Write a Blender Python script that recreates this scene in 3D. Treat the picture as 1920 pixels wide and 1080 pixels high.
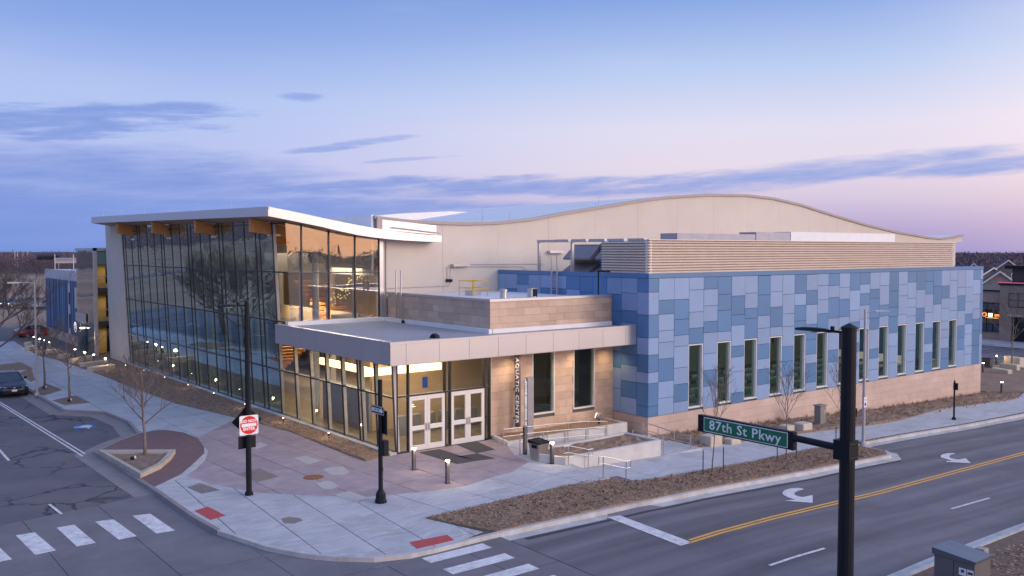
import bpy, bmesh, math, random
from mathutils import Vector, Matrix
random.seed(7)
for o in list(bpy.data.objects): bpy.data.objects.remove(o, do_unlink=True)
S = bpy.context.scene
COL = S.collection
R = math.radians

# ------------------------------------------------------------------ camera
F = 1680.0; HY = 469.0; VRX = 3140.0; CAMH = 9.5
PITCH = math.atan((540 - HY) / F)
CAM = Vector((-21.04, -36.12, CAMH))
_y = -(HY - 540) / F; _x = (VRX - 960) / F
_f = math.cos(PITCH) + math.sin(PITCH) * _y
AX = math.atan2(_x, _f)
FWD = Vector((math.cos(AX), math.sin(AX), 0)); RGT = Vector((math.sin(AX), -math.cos(AX), 0))
cam = bpy.data.cameras.new('camera'); camo = bpy.data.objects.new('camera', cam); COL.objects.link(camo)
cam.sensor_width = 36; cam.lens = F / 1920 * 36; cam.clip_start = 0.3; cam.clip_end = 9000
camo.location = CAM; camo.rotation_euler = (R(90) - PITCH, 0, AX - R(90))
S.camera = camo

def ray(u, v):
    x = (u - 960) / F; y = -(v - 540) / F
    f = math.cos(PITCH) + math.sin(PITCH) * y; up = -math.sin(PITCH) + math.cos(PITCH) * y
    return RGT * x + FWD * f + Vector((0, 0, up))
def W(u, v, z=0.0):
    d = ray(u, v); return CAM + d * ((z - CAMH) / d.z)
def onX(u, v, X):
    d = ray(u, v); return CAM + d * ((X - CAM.x) / d.x)
def onY(u, v, Y):
    d = ray(u, v); return CAM + d * ((Y - CAM.y) / d.y)
TAB = [(-1e5, 0), (0, 0), (3, -.03), (6.4, -.16), (11, -.42), (14, -.60), (24, -1.0), (36, -1.5), (52, -1.95), (80, -2.2), (1e5, -2.2)]
TAB2 = [(-1e5, -.3), (6.4, -.30), (11, -.46), (14, -.60), (24, -1.0), (36, -1.5), (52, -1.95), (80, -2.2), (1e5, -2.2)]
def tabz(T, x):
    for i in range(len(T) - 1):
        if x <= T[i + 1][0]:
            a, b = T[i], T[i + 1]
            t = (x - a[0]) / (b[0] - a[0]); return a[1] + (b[1] - a[1]) * t
    return T[-1][1]
def g(x): return tabz(TAB, x)
def g2(x): return tabz(TAB2, x)
def flat(x): return 0.0
def G(u, v, off=0.0, zf=None):
    zf = zf or g; X = 0.0
    for i in range(60):
        P = W(u, v, zf(X) + off); X = .5 * X + .5 * P.x
    return W(u, v, zf(X) + off)

# ------------------------------------------------------------------ world: dusk sky
EXPO = 0.05
w = bpy.data.worlds.new('World'); S.world = w; w.use_nodes = True
nt = w.node_tree; nt.nodes.clear()
def N(t, **k):
    n = nt.nodes.new(t)
    for a, b in k.items(): setattr(n, a, b)
    return n
def L(a, b): nt.links.new(a, b)
def M(op, a, b=None, c=None, clamp=False):
    n = N('ShaderNodeMath', operation=op); n.use_clamp = clamp
    for i, q in enumerate((a, b, c)):
        if q is None: continue
        if isinstance(q, (int, float)): n.inputs[i].default_value = q
        else: L(q, n.inputs[i])
    return n.outputs[0]
def s2l(c): return tuple(((x / 255) / 12.92 if x / 255 <= .04045 else ((x / 255 + .055) / 1.055) ** 2.4) for x in c)
tc = N('ShaderNodeTexCoord'); vec = tc.outputs['Generated']
sp = N('ShaderNodeSeparateXYZ'); L(vec, sp.inputs[0])
def dot(v):
    n = N('ShaderNodeVectorMath', operation='DOT_PRODUCT'); L(vec, n.inputs[0]); n.inputs[1].default_value = v
    return n.outputs['Value']
df = dot(FWD); dr = dot(RGT)
az = M('ARCTAN2', dr, df)            # 0 = straight ahead, + right
el = M('ARCSINE', sp.outputs[2])     # elevation
def ramp(fac, pts):
    n = N('ShaderNodeValToRGB'); cr = n.color_ramp; cr.interpolation = 'EASE' if False else 'LINEAR'
    cr.elements[0].position = pts[0][0]; cr.elements[0].color = (*pts[0][1], 1); cr.elements[1].position = pts[-1][0]; cr.elements[1].color = (*pts[-1][1], 1)
    for p, c in pts[1:-1]: e = cr.elements.new(p); e.color = (*c, 1)
    L(fac, n.inputs[0]); return n.outputs[0]
eln = M('DIVIDE', el, math.pi / 2, clamp=True)
def eld(d): return d / 90
left = ramp(eln, [(0, s2l((116, 146, 216))), (eld(2.5), s2l((134, 162, 228))), (eld(5), s2l((180, 190, 236))), (eld(9), s2l((172, 192, 238))), (eld(13), s2l((136, 164, 226))), (eld(17), s2l((112, 144, 212))), (eld(45), s2l((134, 166, 228))), (1, (.34, .46, .88))])
right = ramp(eln, [(0, s2l((152, 150, 204))), (eld(1.2), s2l((176, 164, 208))), (eld(3.2), s2l((210, 196, 220))), (eld(5), s2l((226, 214, 230))), (eld(7.5), s2l((222, 218, 238))), (eld(11), s2l((184, 202, 238))), (eld(16), s2l((122, 156, 222))), (eld(45), s2l((134, 166, 228))), (1, (.34, .46, .88))])
west = ramp(eln, [(0, (1.7, .92, .60)), (eld(4), (2.0, 1.2, .80)), (eld(10), (2.0, 1.45, 1.1)), (eld(20), (1.7, 1.5, 1.45)), (eld(36), (1.1, 1.18, 1.5)), (eld(60), (.58, .72, 1.15)), (1, (.34, .46, .88))])
def mixc(f, a, b):
    n = N('ShaderNodeMix', data_type='RGBA'); 
    if isinstance(f, float): n.inputs[0].default_value = f
    else: L(f, n.inputs[0])
    for i, q in ((6, a), (7, b)):
        if isinstance(q, tuple): n.inputs[i].default_value = (*q, 1)
        else: L(q, n.inputs[i])
    return n.outputs[2]
def sstep(x, a, b):
    n = N('ShaderNodeMapRange', interpolation_type='SMOOTHSTEP'); L(x, n.inputs[0])
    n.inputs[1].default_value = a; n.inputs[2].default_value = b; return n.outputs[0]
lr = sstep(az, R(-24), R(14)); east = mixc(lr, left, right)
# sunset side: centred behind the camera, a little to the right (azimuth of -Y and a bit of +X)
SUNAZ = Vector((0.56, -0.83, 0)).normalized()
wf = sstep(dot(SUNAZ), 0.02, 1.0)
sky = mixc(wf, east, west)
# clouds
ns = N('ShaderNodeTexNoise'); ns.inputs['Scale'].default_value = 1; ns.inputs['Detail'].default_value = 9; ns.inputs['Roughness'].default_value = .62
cmb = N('ShaderNodeCombineXYZ'); L(M('MULTIPLY', az, 12), cmb.inputs[0]); L(M('MULTIPLY', M('SUBTRACT', el, M('MULTIPLY', az, .05)), 95), cmb.inputs[1]); L(cmb.outputs[0], ns.inputs[0])
nz = M('SUBTRACT', ns.outputs[0], .5)
def px2a(u, v):
    d = ray(u, v); d.normalize(); return math.atan2(d.dot(RGT), d.dot(FWD)), math.asin(d.z)
clouds = [  # u, v, half width px, half height px, slope (px), noise gain
    (110, 228, 300, 30, -.10, 2.6), (330, 205, 120, 14, -.10, 2.2), (568, 181, 40, 8, 0, 1.6, .7),
    (230, 326, 400, 48, 0.02, 1.0), (-60, 390, 520, 70, 0, 1.2), (650, 272, 105, 7, -.16, 2.6, .75), (770, 298, 90, 3, -.08, 3.0, .5),
    (720, 348, 330, 15, -.03, 2.2), (560, 395, 520, 26, 0, 1.7), (1040, 350, 330, 15, -.05, 1.8),
    (1500, 327, 430, 20, -.085, 1.25), (1900, 306, 300, 16, -.05, 1.2), (1250, 352, 230, 10, -.06, 1.9)]
tot = None
for (u, v, hw, hh, sl, ng, *wt) in clouds:
    a0, e0 = px2a(u, v); a1, _ = px2a(u + hw, v); ra = abs(a1 - a0); re = hh / F
    da = M('SUBTRACT', az, a0); de = M('ADD', M('SUBTRACT', el, e0), M('MULTIPLY', da, sl))
    q = M('ADD', M('POWER', M('ABSOLUTE', M('DIVIDE', da, ra)), 2), M('POWER', M('ABSOLUTE', M('DIVIDE', de, re)), 2))
    m = sstep(M('ADD', M('SUBTRACT', 1, q), M('MULTIPLY', nz, ng * 2.3)), -.6, 1.15)
    if wt: m = M('MULTIPLY', m, wt[0])
    tot = m if tot is None else M('MAXIMUM', tot, m)
ccol = mixc(sstep(az, R(-25), R(25)), s2l((118, 146, 216)), s2l((134, 158, 222)))
ns2 = N('ShaderNodeTexNoise'); ns2.inputs['Scale'].default_value = 2.1; ns2.inputs['Detail'].default_value = 4; L(cmb.outputs[0], ns2.inputs[0])
cl = M('MULTIPLY', tot, M('ADD', .55, M('MULTIPLY', ns2.outputs[0], .5)), clamp=True)
# thin high cirrus everywhere
ns3 = N('ShaderNodeTexNoise'); ns3.inputs['Detail'].default_value = 5
cm3 = N('ShaderNodeCombineXYZ'); L(M('MULTIPLY', az, 2.5), cm3.inputs[0]); L(M('MULTIPLY', el, 14), cm3.inputs[1]); L(cm3.outputs[0], ns3.inputs[0]); ns3.inputs['Scale'].default_value = 1
sky = mixc(M('MULTIPLY', sstep(ns3.outputs[0], .5, .75), .12), sky, s2l((225, 222, 240)))
sky = mixc(cl, sky, ccol)
bg = N('ShaderNodeBackground'); L(sky, bg.inputs[0]); bg.inputs[1].default_value = 1.0
# physical twilight sky, very low sun, added faintly
sk = N('ShaderNodeTexSky', sky_type='NISHITA'); sk.sun_disc = False; sk.sun_elevation = R(2); sk.sun_rotation = math.atan2(SUNAZ.x, SUNAZ.y)
bg2 = N('ShaderNodeBackground'); L(sk.outputs[0], bg2.inputs[0]); bg2.inputs[1].default_value = .012
add = N('ShaderNodeAddShader'); L(bg.outputs[0], add.inputs[0]); L(bg2.outputs[0], add.inputs[1])
wo = N('ShaderNodeOutputWorld'); L(add.outputs[0], wo.inputs[0])
# afterglow as one broad soft sun
sl = bpy.data.lights.new('sun', 'SUN'); sl.energy = 1.35; sl.angle = R(22); sl.color = (1.0, .82, .76)
so = bpy.data.objects.new('sun', sl); COL.objects.link(so)
dirv = (Vector((SUNAZ.x, SUNAZ.y, 0)) * math.cos(R(14)) + Vector((0, 0, math.sin(R(14)))))
so.rotation_euler = dirv.to_track_quat('Z', 'Y').to_euler()
S.view_settings.view_transform = 'Standard'; S.view_settings.look = 'None'; S.view_settings.gamma = 1; S.view_settings.use_curve_mapping = False
S.view_settings.exposure = EXPO

# ------------------------------------------------------------------ materials
MATS = {}
def mat(name, col, rough=.7, metal=0, noise=.12, nscale=1.5, col2=None, bump=0, bscale=30, rnd=0, emit=None, estr=0, spec=None, extra=None, coat=0):
    if name in MATS: return MATS[name]
    m = bpy.data.materials.new(name); m.use_nodes = True; MATS[name] = m
    t = m.node_tree; b = t.nodes['Principled BSDF']
    b.inputs['Roughness'].default_value = rough; b.inputs['Metallic'].default_value = metal
    if spec is not None: b.inputs['Specular IOR Level'].default_value = spec
    if coat: b.inputs['Coat Weight'].default_value = coat; b.inputs['Coat Roughness'].default_value = .05
    ge = t.nodes.new('ShaderNodeNewGeometry')
    n1 = t.nodes.new('ShaderNodeTexNoise'); n1.inputs['Scale'].default_value = nscale; n1.inputs['Detail'].default_value = 8; n1.inputs['Roughness'].default_value = .62
    t.links.new(ge.outputs['Position'], n1.inputs['Vector'])
    mx = t.nodes.new('ShaderNodeMix'); mx.data_type = 'RGBA'
    mr = t.nodes.new('ShaderNodeMapRange'); mr.inputs[1].default_value = .3; mr.inputs[2].default_value = .7; t.links.new(n1.outputs[0], mr.inputs[0]); t.links.new(mr.outputs[0], mx.inputs[0])
    c2 = col2 or tuple(c * (1 - noise) for c in col); c1 = col if col2 else tuple(min(1, c * (1 + noise)) for c in col)
    mx.inputs[6].default_value = (*c2, 1); mx.inputs[7].default_value = (*c1, 1)
    out = mx.outputs[2]
    if rnd:
        oi = t.nodes.new('ShaderNodeObjectInfo'); mm = t.nodes.new('ShaderNodeMapRange'); mm.inputs[3].default_value = 1 - rnd; mm.inputs[4].default_value = 1 + rnd
        t.links.new(oi.outputs['Random'], mm.inputs[0])
        vm = t.nodes.new('ShaderNodeVectorMath'); vm.operation = 'SCALE'; t.links.new(out, vm.inputs[0]); t.links.new(mm.outputs[0], vm.inputs['Scale']); out = vm.outputs[0]
    if extra: out = extra(t, ge, out)
    t.links.new(out, b.inputs['Base Color'])
    if bump:
        n2 = t.nodes.new('ShaderNodeTexNoise'); n2.inputs['Scale'].default_value = bscale; n2.inputs['Detail'].default_value = 4; t.links.new(ge.outputs['Position'], n2.inputs['Vector'])
        bp = t.nodes.new('ShaderNodeBump'); bp.inputs['Strength'].default_value = bump; bp.inputs['Distance'].default_value = .02
        t.links.new(n2.outputs[0], bp.inputs['Height']); t.links.new(bp.outputs[0], b.inputs['Normal'])
    if emit: b.inputs['Emission Color'].default_value = (*emit, 1); b.inputs['Emission Strength'].default_value = estr
    return m
def glassmat(name, tint, rough=.0, ior=1.6, boost=1.0, wav=.0, refl=(.9, .93, .95)):
    m = bpy.data.materials.new(name); m.use_nodes = True; t = m.node_tree; t.nodes.clear()
    o = t.nodes.new('ShaderNodeOutputMaterial'); mix = t.nodes.new('ShaderNodeMixShader')
    tr = t.nodes.new('ShaderNodeBsdfTransparent'); tr.inputs[0].default_value = (*tint, 1)
    gl = t.nodes.new('ShaderNodeBsdfGlossy'); gl.inputs['Roughness'].default_value = rough; gl.inputs[0].default_value = (*refl, 1)
    f0 = ((ior - 1) / (ior + 1)) ** 2
    g0 = t.nodes.new('ShaderNodeNewGeometry'); dt = t.nodes.new('ShaderNodeVectorMath'); dt.operation = 'DOT_PRODUCT'; t.links.new(g0.outputs['Normal'], dt.inputs[0]); t.links.new(g0.outputs['Incoming'], dt.inputs[1])
    def mth(op, a, b, cl=False):
        n = t.nodes.new('ShaderNodeMath'); n.operation = op; n.use_clamp = cl
        for i, q in enumerate((a, b)):
            if isinstance(q, (int, float)): n.inputs[i].default_value = q
            elif q is not None: t.links.new(q, n.inputs[i])
        return n.outputs[0]
    p5 = mth('POWER', mth('SUBTRACT', 1.0, mth('ABSOLUTE', dt.outputs['Value'], None)), 5.0)
    fac = mth('MULTIPLY', mth('ADD', mth('MULTIPLY', p5, 1 - f0), f0), boost, True)
    if wav:
        ge = t.nodes.new('ShaderNodeNewGeometry'); n = t.nodes.new('ShaderNodeTexNoise'); n.inputs['Scale'].default_value = .55; n.inputs['Detail'].default_value = 1
        bp = t.nodes.new('ShaderNodeBump'); bp.inputs['Strength'].default_value = wav; bp.inputs['Distance'].default_value = .05
        t.links.new(ge.outputs['Position'], n.inputs['Vector']); t.links.new(n.outputs[0], bp.inputs['Height']); t.links.new(bp.outputs[0], gl.inputs['Normal'])
    t.links.new(fac, mix.inputs[0]); t.links.new(tr.outputs[0], mix.inputs[1]); t.links.new(gl.outputs[0], mix.inputs[2]); t.links.new(mix.outputs[0], o.inputs[0])
    MATS[name] = m; return m
def emis(name, col, s):
    return mat(name, tuple(min(.8, c) for c in col), emit=col, estr=s, noise=0)

def cracks(scale, width, dark, patch=True):
    def f(t, ge, out):
        nn = t.nodes.new('ShaderNodeTexNoise'); nn.inputs['Scale'].default_value = 1.1; nn.inputs['Detail'].default_value = 5
        t.links.new(ge.outputs['Position'], nn.inputs['Vector'])
        va = t.nodes.new('ShaderNodeVectorMath'); va.operation = 'MULTIPLY_ADD'; t.links.new(nn.outputs['Color'], va.inputs[0]); va.inputs[1].default_value = (1.3, 1.3, 0); t.links.new(ge.outputs['Position'], va.inputs[2])
        vo = t.nodes.new('ShaderNodeTexVoronoi'); vo.feature = 'DISTANCE_TO_EDGE'; vo.inputs['Scale'].default_value = scale; t.links.new(va.outputs[0], vo.inputs['Vector'])
        mr = t.nodes.new('ShaderNodeMapRange'); mr.inputs[1].default_value = width * .4; mr.inputs[2].default_value = width; t.links.new(vo.outputs['Distance'], mr.inputs[0])
        # cracks only in some areas
        n3 = t.nodes.new('ShaderNodeTexNoise'); n3.inputs['Scale'].default_value = .16; n3.inputs['Detail'].default_value = 3; t.links.new(ge.outputs['Position'], n3.inputs['Vector'])
        ms = t.nodes.new('ShaderNodeMapRange'); ms.inputs[1].default_value = .47; ms.inputs[2].default_value = .56; t.links.new(n3.outputs[0], ms.inputs[0])
        inv = t.nodes.new('ShaderNodeMath'); inv.operation = 'SUBTRACT'; inv.inputs[0].default_value = 1; t.links.new(mr.outputs[0], inv.inputs[1])
        mm = t.nodes.new('ShaderNodeMath'); mm.operation = 'MULTIPLY'; t.links.new(inv.outputs[0], mm.inputs[0]); t.links.new(ms.outputs[0], mm.inputs[1])
        m2 = t.nodes.new('ShaderNodeMath'); m2.operation = 'MULTIPLY'; m2.inputs[1].default_value = .85; t.links.new(mm.outputs[0], m2.inputs[0])
        mx = t.nodes.new('ShaderNodeMix'); mx.data_type = 'RGBA'; t.links.new(m2.outputs[0], mx.inputs[0]); t.links.new(out, mx.inputs[6]); mx.inputs[7].default_value = (*dark, 1)
        return mx.outputs[2]
    return f
def stains(amount, sc=.35, col=(.25, .22, .2)):
    def f(t, ge, out):
        n3 = t.nodes.new('ShaderNodeTexNoise'); n3.inputs['Scale'].default_value = sc; n3.inputs['Detail'].default_value = 9; n3.inputs['Roughness'].default_value = .7; t.links.new(ge.outputs['Position'], n3.inputs['Vector'])
        ms = t.nodes.new('ShaderNodeMapRange'); ms.inputs[1].default_value = .48; ms.inputs[2].default_value = .7; ms.inputs[4].default_value = amount; t.links.new(n3.outputs[0], ms.inputs[0])
        mx = t.nodes.new('ShaderNodeMix'); mx.data_type = 'RGBA'; t.links.new(ms.outputs[0], mx.inputs[0]); t.links.new(out, mx.inputs[6]); mx.inputs[7].default_value = (*col, 1)
        return mx.outputs[2]
    return f
def bricktex(t, ge, out):
    bt = t.nodes.new('ShaderNodeTexBrick'); bt.inputs['Scale'].default_value = 1; bt.inputs['Brick Width'].default_value = .21; bt.inputs['Row Height'].default_value = .105; bt.inputs['Mortar Size'].default_value = .008
    bt.inputs['Color1'].default_value = (.235, .13, .125, 1); bt.inputs['Color2'].default_value = (.165, .10, .105, 1); bt.inputs['Mortar'].default_value = (.10, .08, .08, 1)
    t.links.new(ge.outputs['Position'], bt.inputs['Vector'])
    mx = t.nodes.new('ShaderNodeMix'); mx.data_type = 'RGBA'; mx.inputs[0].default_value = .25; t.links.new(bt.outputs[0], mx.inputs[6]); t.links.new(out, mx.inputs[7]); return mx.outputs[2]

def lanewear(t, ge, out):
    out = stains(.35, .25, (.09, .083, .095))(t, ge, out)
    out = stains(.35, 14, (.24, .22, .24))(t, ge, out)
    out = stains(.6, .11, (.085, .08, .095))(t, ge, out)
    mp = t.nodes.new('ShaderNodeMapping'); mp.inputs['Scale'].default_value = (.035, 1.05, 1); t.links.new(ge.outputs['Position'], mp.inputs['Vector'])
    n = t.nodes.new('ShaderNodeTexNoise'); n.inputs['Scale'].default_value = 1; n.inputs['Detail'].default_value = 4; t.links.new(mp.outputs[0], n.inputs['Vector'])
    mr = t.nodes.new('ShaderNodeMapRange'); mr.inputs[1].default_value = .35; mr.inputs[2].default_value = .65; mr.inputs[3].default_value = .70; mr.inputs[4].default_value = 1.25; t.links.new(n.outputs[0], mr.inputs[0])
    vm = t.nodes.new('ShaderNodeVectorMath'); vm.operation = 'SCALE'; t.links.new(out, vm.inputs[0]); t.links.new(mr.outputs[0], vm.inputs['Scale']); return vm.outputs[0]
def swirl(t, ge, out):
    out = stains(.75, .55, (.32, .32, .34))(t, ge, out)
    n0 = t.nodes.new('ShaderNodeTexNoise'); n0.inputs['Scale'].default_value = .5; t.links.new(ge.outputs['Position'], n0.inputs['Vector'])
    va = t.nodes.new('ShaderNodeVectorMath'); va.operation = 'MULTIPLY_ADD'; t.links.new(n0.outputs['Color'], va.inputs[0]); va.inputs[1].default_value = (2.2, 2.2, 0); t.links.new(ge.outputs['Position'], va.inputs[2])
    mp = t.nodes.new('ShaderNodeMapping'); mp.inputs['Scale'].default_value = (.5, 3.5, 1); mp.inputs['Rotation'].default_value = (0, 0, .5); t.links.new(va.outputs[0], mp.inputs['Vector'])
    n = t.nodes.new('ShaderNodeTexNoise'); n.inputs['Scale'].default_value = 1.2; n.inputs['Detail'].default_value = 8; n.inputs['Roughness'].default_value = .65; t.links.new(mp.outputs[0], n.inputs['Vector'])
    mr = t.nodes.new('ShaderNodeMapRange'); mr.inputs[1].default_value = .50; mr.inputs[2].default_value = .66; mr.inputs[4].default_value = .7; t.links.new(n.outputs[0], mr.inputs[0])
    mx = t.nodes.new('ShaderNodeMix'); mx.data_type = 'RGBA'; t.links.new(mr.outputs[0], mx.inputs[0]); t.links.new(out, mx.inputs[6]); mx.inputs[7].default_value = (.60, .60, .61, 1); return mx.outputs[2]
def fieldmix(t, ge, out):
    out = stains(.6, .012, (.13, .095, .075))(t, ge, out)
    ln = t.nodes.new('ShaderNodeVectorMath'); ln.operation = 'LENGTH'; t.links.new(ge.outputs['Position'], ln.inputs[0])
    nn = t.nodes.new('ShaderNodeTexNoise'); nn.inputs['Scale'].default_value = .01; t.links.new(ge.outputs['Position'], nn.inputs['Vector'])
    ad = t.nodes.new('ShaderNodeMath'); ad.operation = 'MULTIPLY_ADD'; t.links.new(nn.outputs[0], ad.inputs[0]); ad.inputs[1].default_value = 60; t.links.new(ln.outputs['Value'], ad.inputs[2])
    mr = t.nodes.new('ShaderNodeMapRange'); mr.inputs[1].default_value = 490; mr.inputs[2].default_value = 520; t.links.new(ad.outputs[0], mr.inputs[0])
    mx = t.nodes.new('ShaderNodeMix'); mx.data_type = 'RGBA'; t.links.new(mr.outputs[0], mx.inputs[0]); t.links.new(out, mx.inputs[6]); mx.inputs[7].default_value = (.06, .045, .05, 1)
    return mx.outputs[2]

conc2 = mat('bright_concrete', (.60, .59, .57), .85, noise=.08, bump=.1, extra=stains(.3, 1.2, (.38, .35, .32)))
kerbt = mat('tan_gutter_concrete', (.27, .24, .23), .85, noise=.15, nscale=2, bump=.2, extra=stains(.4, .8, (.17, .15, .15)))
kerbm = mat('kerb_concrete', (.50, .49, .48), .85, noise=.15, nscale=2, bump=.2, extra=stains(.55, .8, (.26, .24, .22)))
conc = mat('pale_concrete', (.455, .455, .475), .85, noise=.10, nscale=.9, bump=.15, rnd=.06, extra=swirl)
pink = mat('tinted_plaza_concrete', (.375, .30, .315), .8, noise=.14, nscale=1.4, bump=.15, rnd=.07, extra=stains(.55, .6, (.26, .20, .215)))
joint = mat('joint_filler', (.12, .11, .11), .95)
brickp = mat('brick_pavers', (.20, .12, .12), .85, noise=.2, nscale=3, extra=bricktex, bump=.3, bscale=20)
asph = mat('asphalt', (.165, .150, .155), .85, col2=(.098, .094, .112), nscale=.35, bump=.35, bscale=60, extra=cracks(.42, .035, (.025, .025, .03)))
asph2 = mat('asphalt_newer', (.168, .154, .172), .85, noise=.10, nscale=.5, bump=.35, bscale=60, extra=lanewear)
interc = mat('road_concrete', (.175, .163, .175), .85, noise=.15, nscale=.6, bump=.2, rnd=.05, extra=stains(.45, .4, (.09, .085, .09)))
white = mat('white_road_paint', (.70, .69, .68), .7, noise=.15, nscale=4, extra=stains(.7, 3.5, (.30, .29, .30)))
yellow = mat('yellow_road_paint', (.78, .40, .09), .7, noise=.15, nscale=4, extra=stains(.4, 2, (.3, .17, .08)))
redpad = mat('red_tactile_paving', (.45, .07, .07), .75, noise=.12, nscale=5)
bluep = mat('blue_road_paint', (.08, .14, .34), .8, noise=.2)
mulch = mat('mulch', (.38, .25, .165), .95, col2=(.19, .125, .085), nscale=9, bump=1.0, bscale=18, extra=stains(.5, 28, (.42, .29, .20)))
dirt = mat('dry_soil', (.29, .205, .15), .95, col2=(.17, .12, .09), nscale=3, bump=.6, bscale=12)
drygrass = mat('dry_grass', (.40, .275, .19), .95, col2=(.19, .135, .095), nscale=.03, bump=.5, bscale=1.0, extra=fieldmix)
soffm = mat('pinkish_soffit', (.40, .27, .20), .6, noise=.1)
beige = mat('beige_precast', (.64, .575, .50), .8, noise=.05, nscale=.4, extra=stains(.18, .22, (.48, .43, .38)), bump=.05)
stone = mat('cut_limestone', (.58, .43, .325), .8, noise=.10, nscale=1.6, rnd=.13, bump=.25, bscale=25)
stone2 = mat('pale_limestone', (.56, .43, .37), .8, noise=.10, nscale=.8, rnd=.07, bump=.15, bscale=25)
fasc = mat('light_metal_panel', (.56, .545, .56), .34, .6, noise=.03, nscale=.5, rnd=.02)
whitem = mat('white_membrane', (.78, .78, .78), .6, noise=.05)
roofm = mat('grey_roof_membrane', (.34, .335, .345), .8, noise=.08, nscale=.7, extra=stains(.35, .6, (.38, .36, .35)))
bdark = mat('mid_blue_panel', (.078, .205, .41), .42, noise=.07, nscale=.5, rnd=.10)
blight = mat('pale_blue_panel', (.225, .345, .56), .42, noise=.06, nscale=.5, rnd=.07)
louv = mat('tan_louver_metal', (.78, .68, .60), .5, noise=.05)
steel = mat('brushed_steel', (.55, .54, .54), .35, 1.0, noise=.06)
galv = mat('galvanised_steel', (.48, .47, .49), .5, .6, noise=.1)
blackm = mat('black_powdercoat', (.010, .012, .018), .5, spec=.25, noise=.1)
darkmul = mat('dark_bronze_mullion', (.035, .035, .042), .4, .3)
greyfin = mat('grey_aluminium_fin', (.50, .50, .49), .5)
wood = mat('glulam_timber', (.52, .245, .075), .55, noise=.18, nscale=3)
doorm = mat('white_door_frame', (.74, .72, .72), .45, noise=.02)
intw = mat('interior_warm_wall', (.48, .35, .22), .8, noise=.12, nscale=.6)
intg = mat('interior_grey_wall', (.22, .23, .24), .8, noise=.15, nscale=.5)
intf = mat('interior_floor', (.17, .14, .11), .5, noise=.15)
barkm = mat('grey_bark', (.20, .165, .15), .9, noise=.25, nscale=8, bump=.5)
twigm = mat('twigs', (.155, .125, .115), .9, noise=.25, nscale=4)
farwood = mat('hazed_bare_woodland', (.145, .112, .142), .95, col2=(.08, .062, .09), nscale=.02)  # distance haze is painted in: tone lifted towards pale violet
glassL = glassmat('tinted_curtain_glass', (.58, .68, .70), ior=3.1, boost=1.6, wav=.22, refl=(.74, .92, .98))
glassB = glassmat('lobby_curtain_glass', (.90, .90, .88), ior=1.5, boost=1.0, wav=.2)
glassU = glassmat('front_curtain_glass', (.86, .85, .82), ior=2.3, boost=1.4, wav=.2)
glassD = glassmat('clear_entrance_glass', (.92, .93, .92), ior=1.5, boost=1.0)
glassW = glassmat('dark_window_glass', (.68, .76, .74), ior=1.5, boost=1.0)
warmlamp = emis('warm_lamp', (1.0, .74, .42), 9.0)
bollamp = emis('bollard_lamp', (1.0, .80, .55), 22.0)

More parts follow.
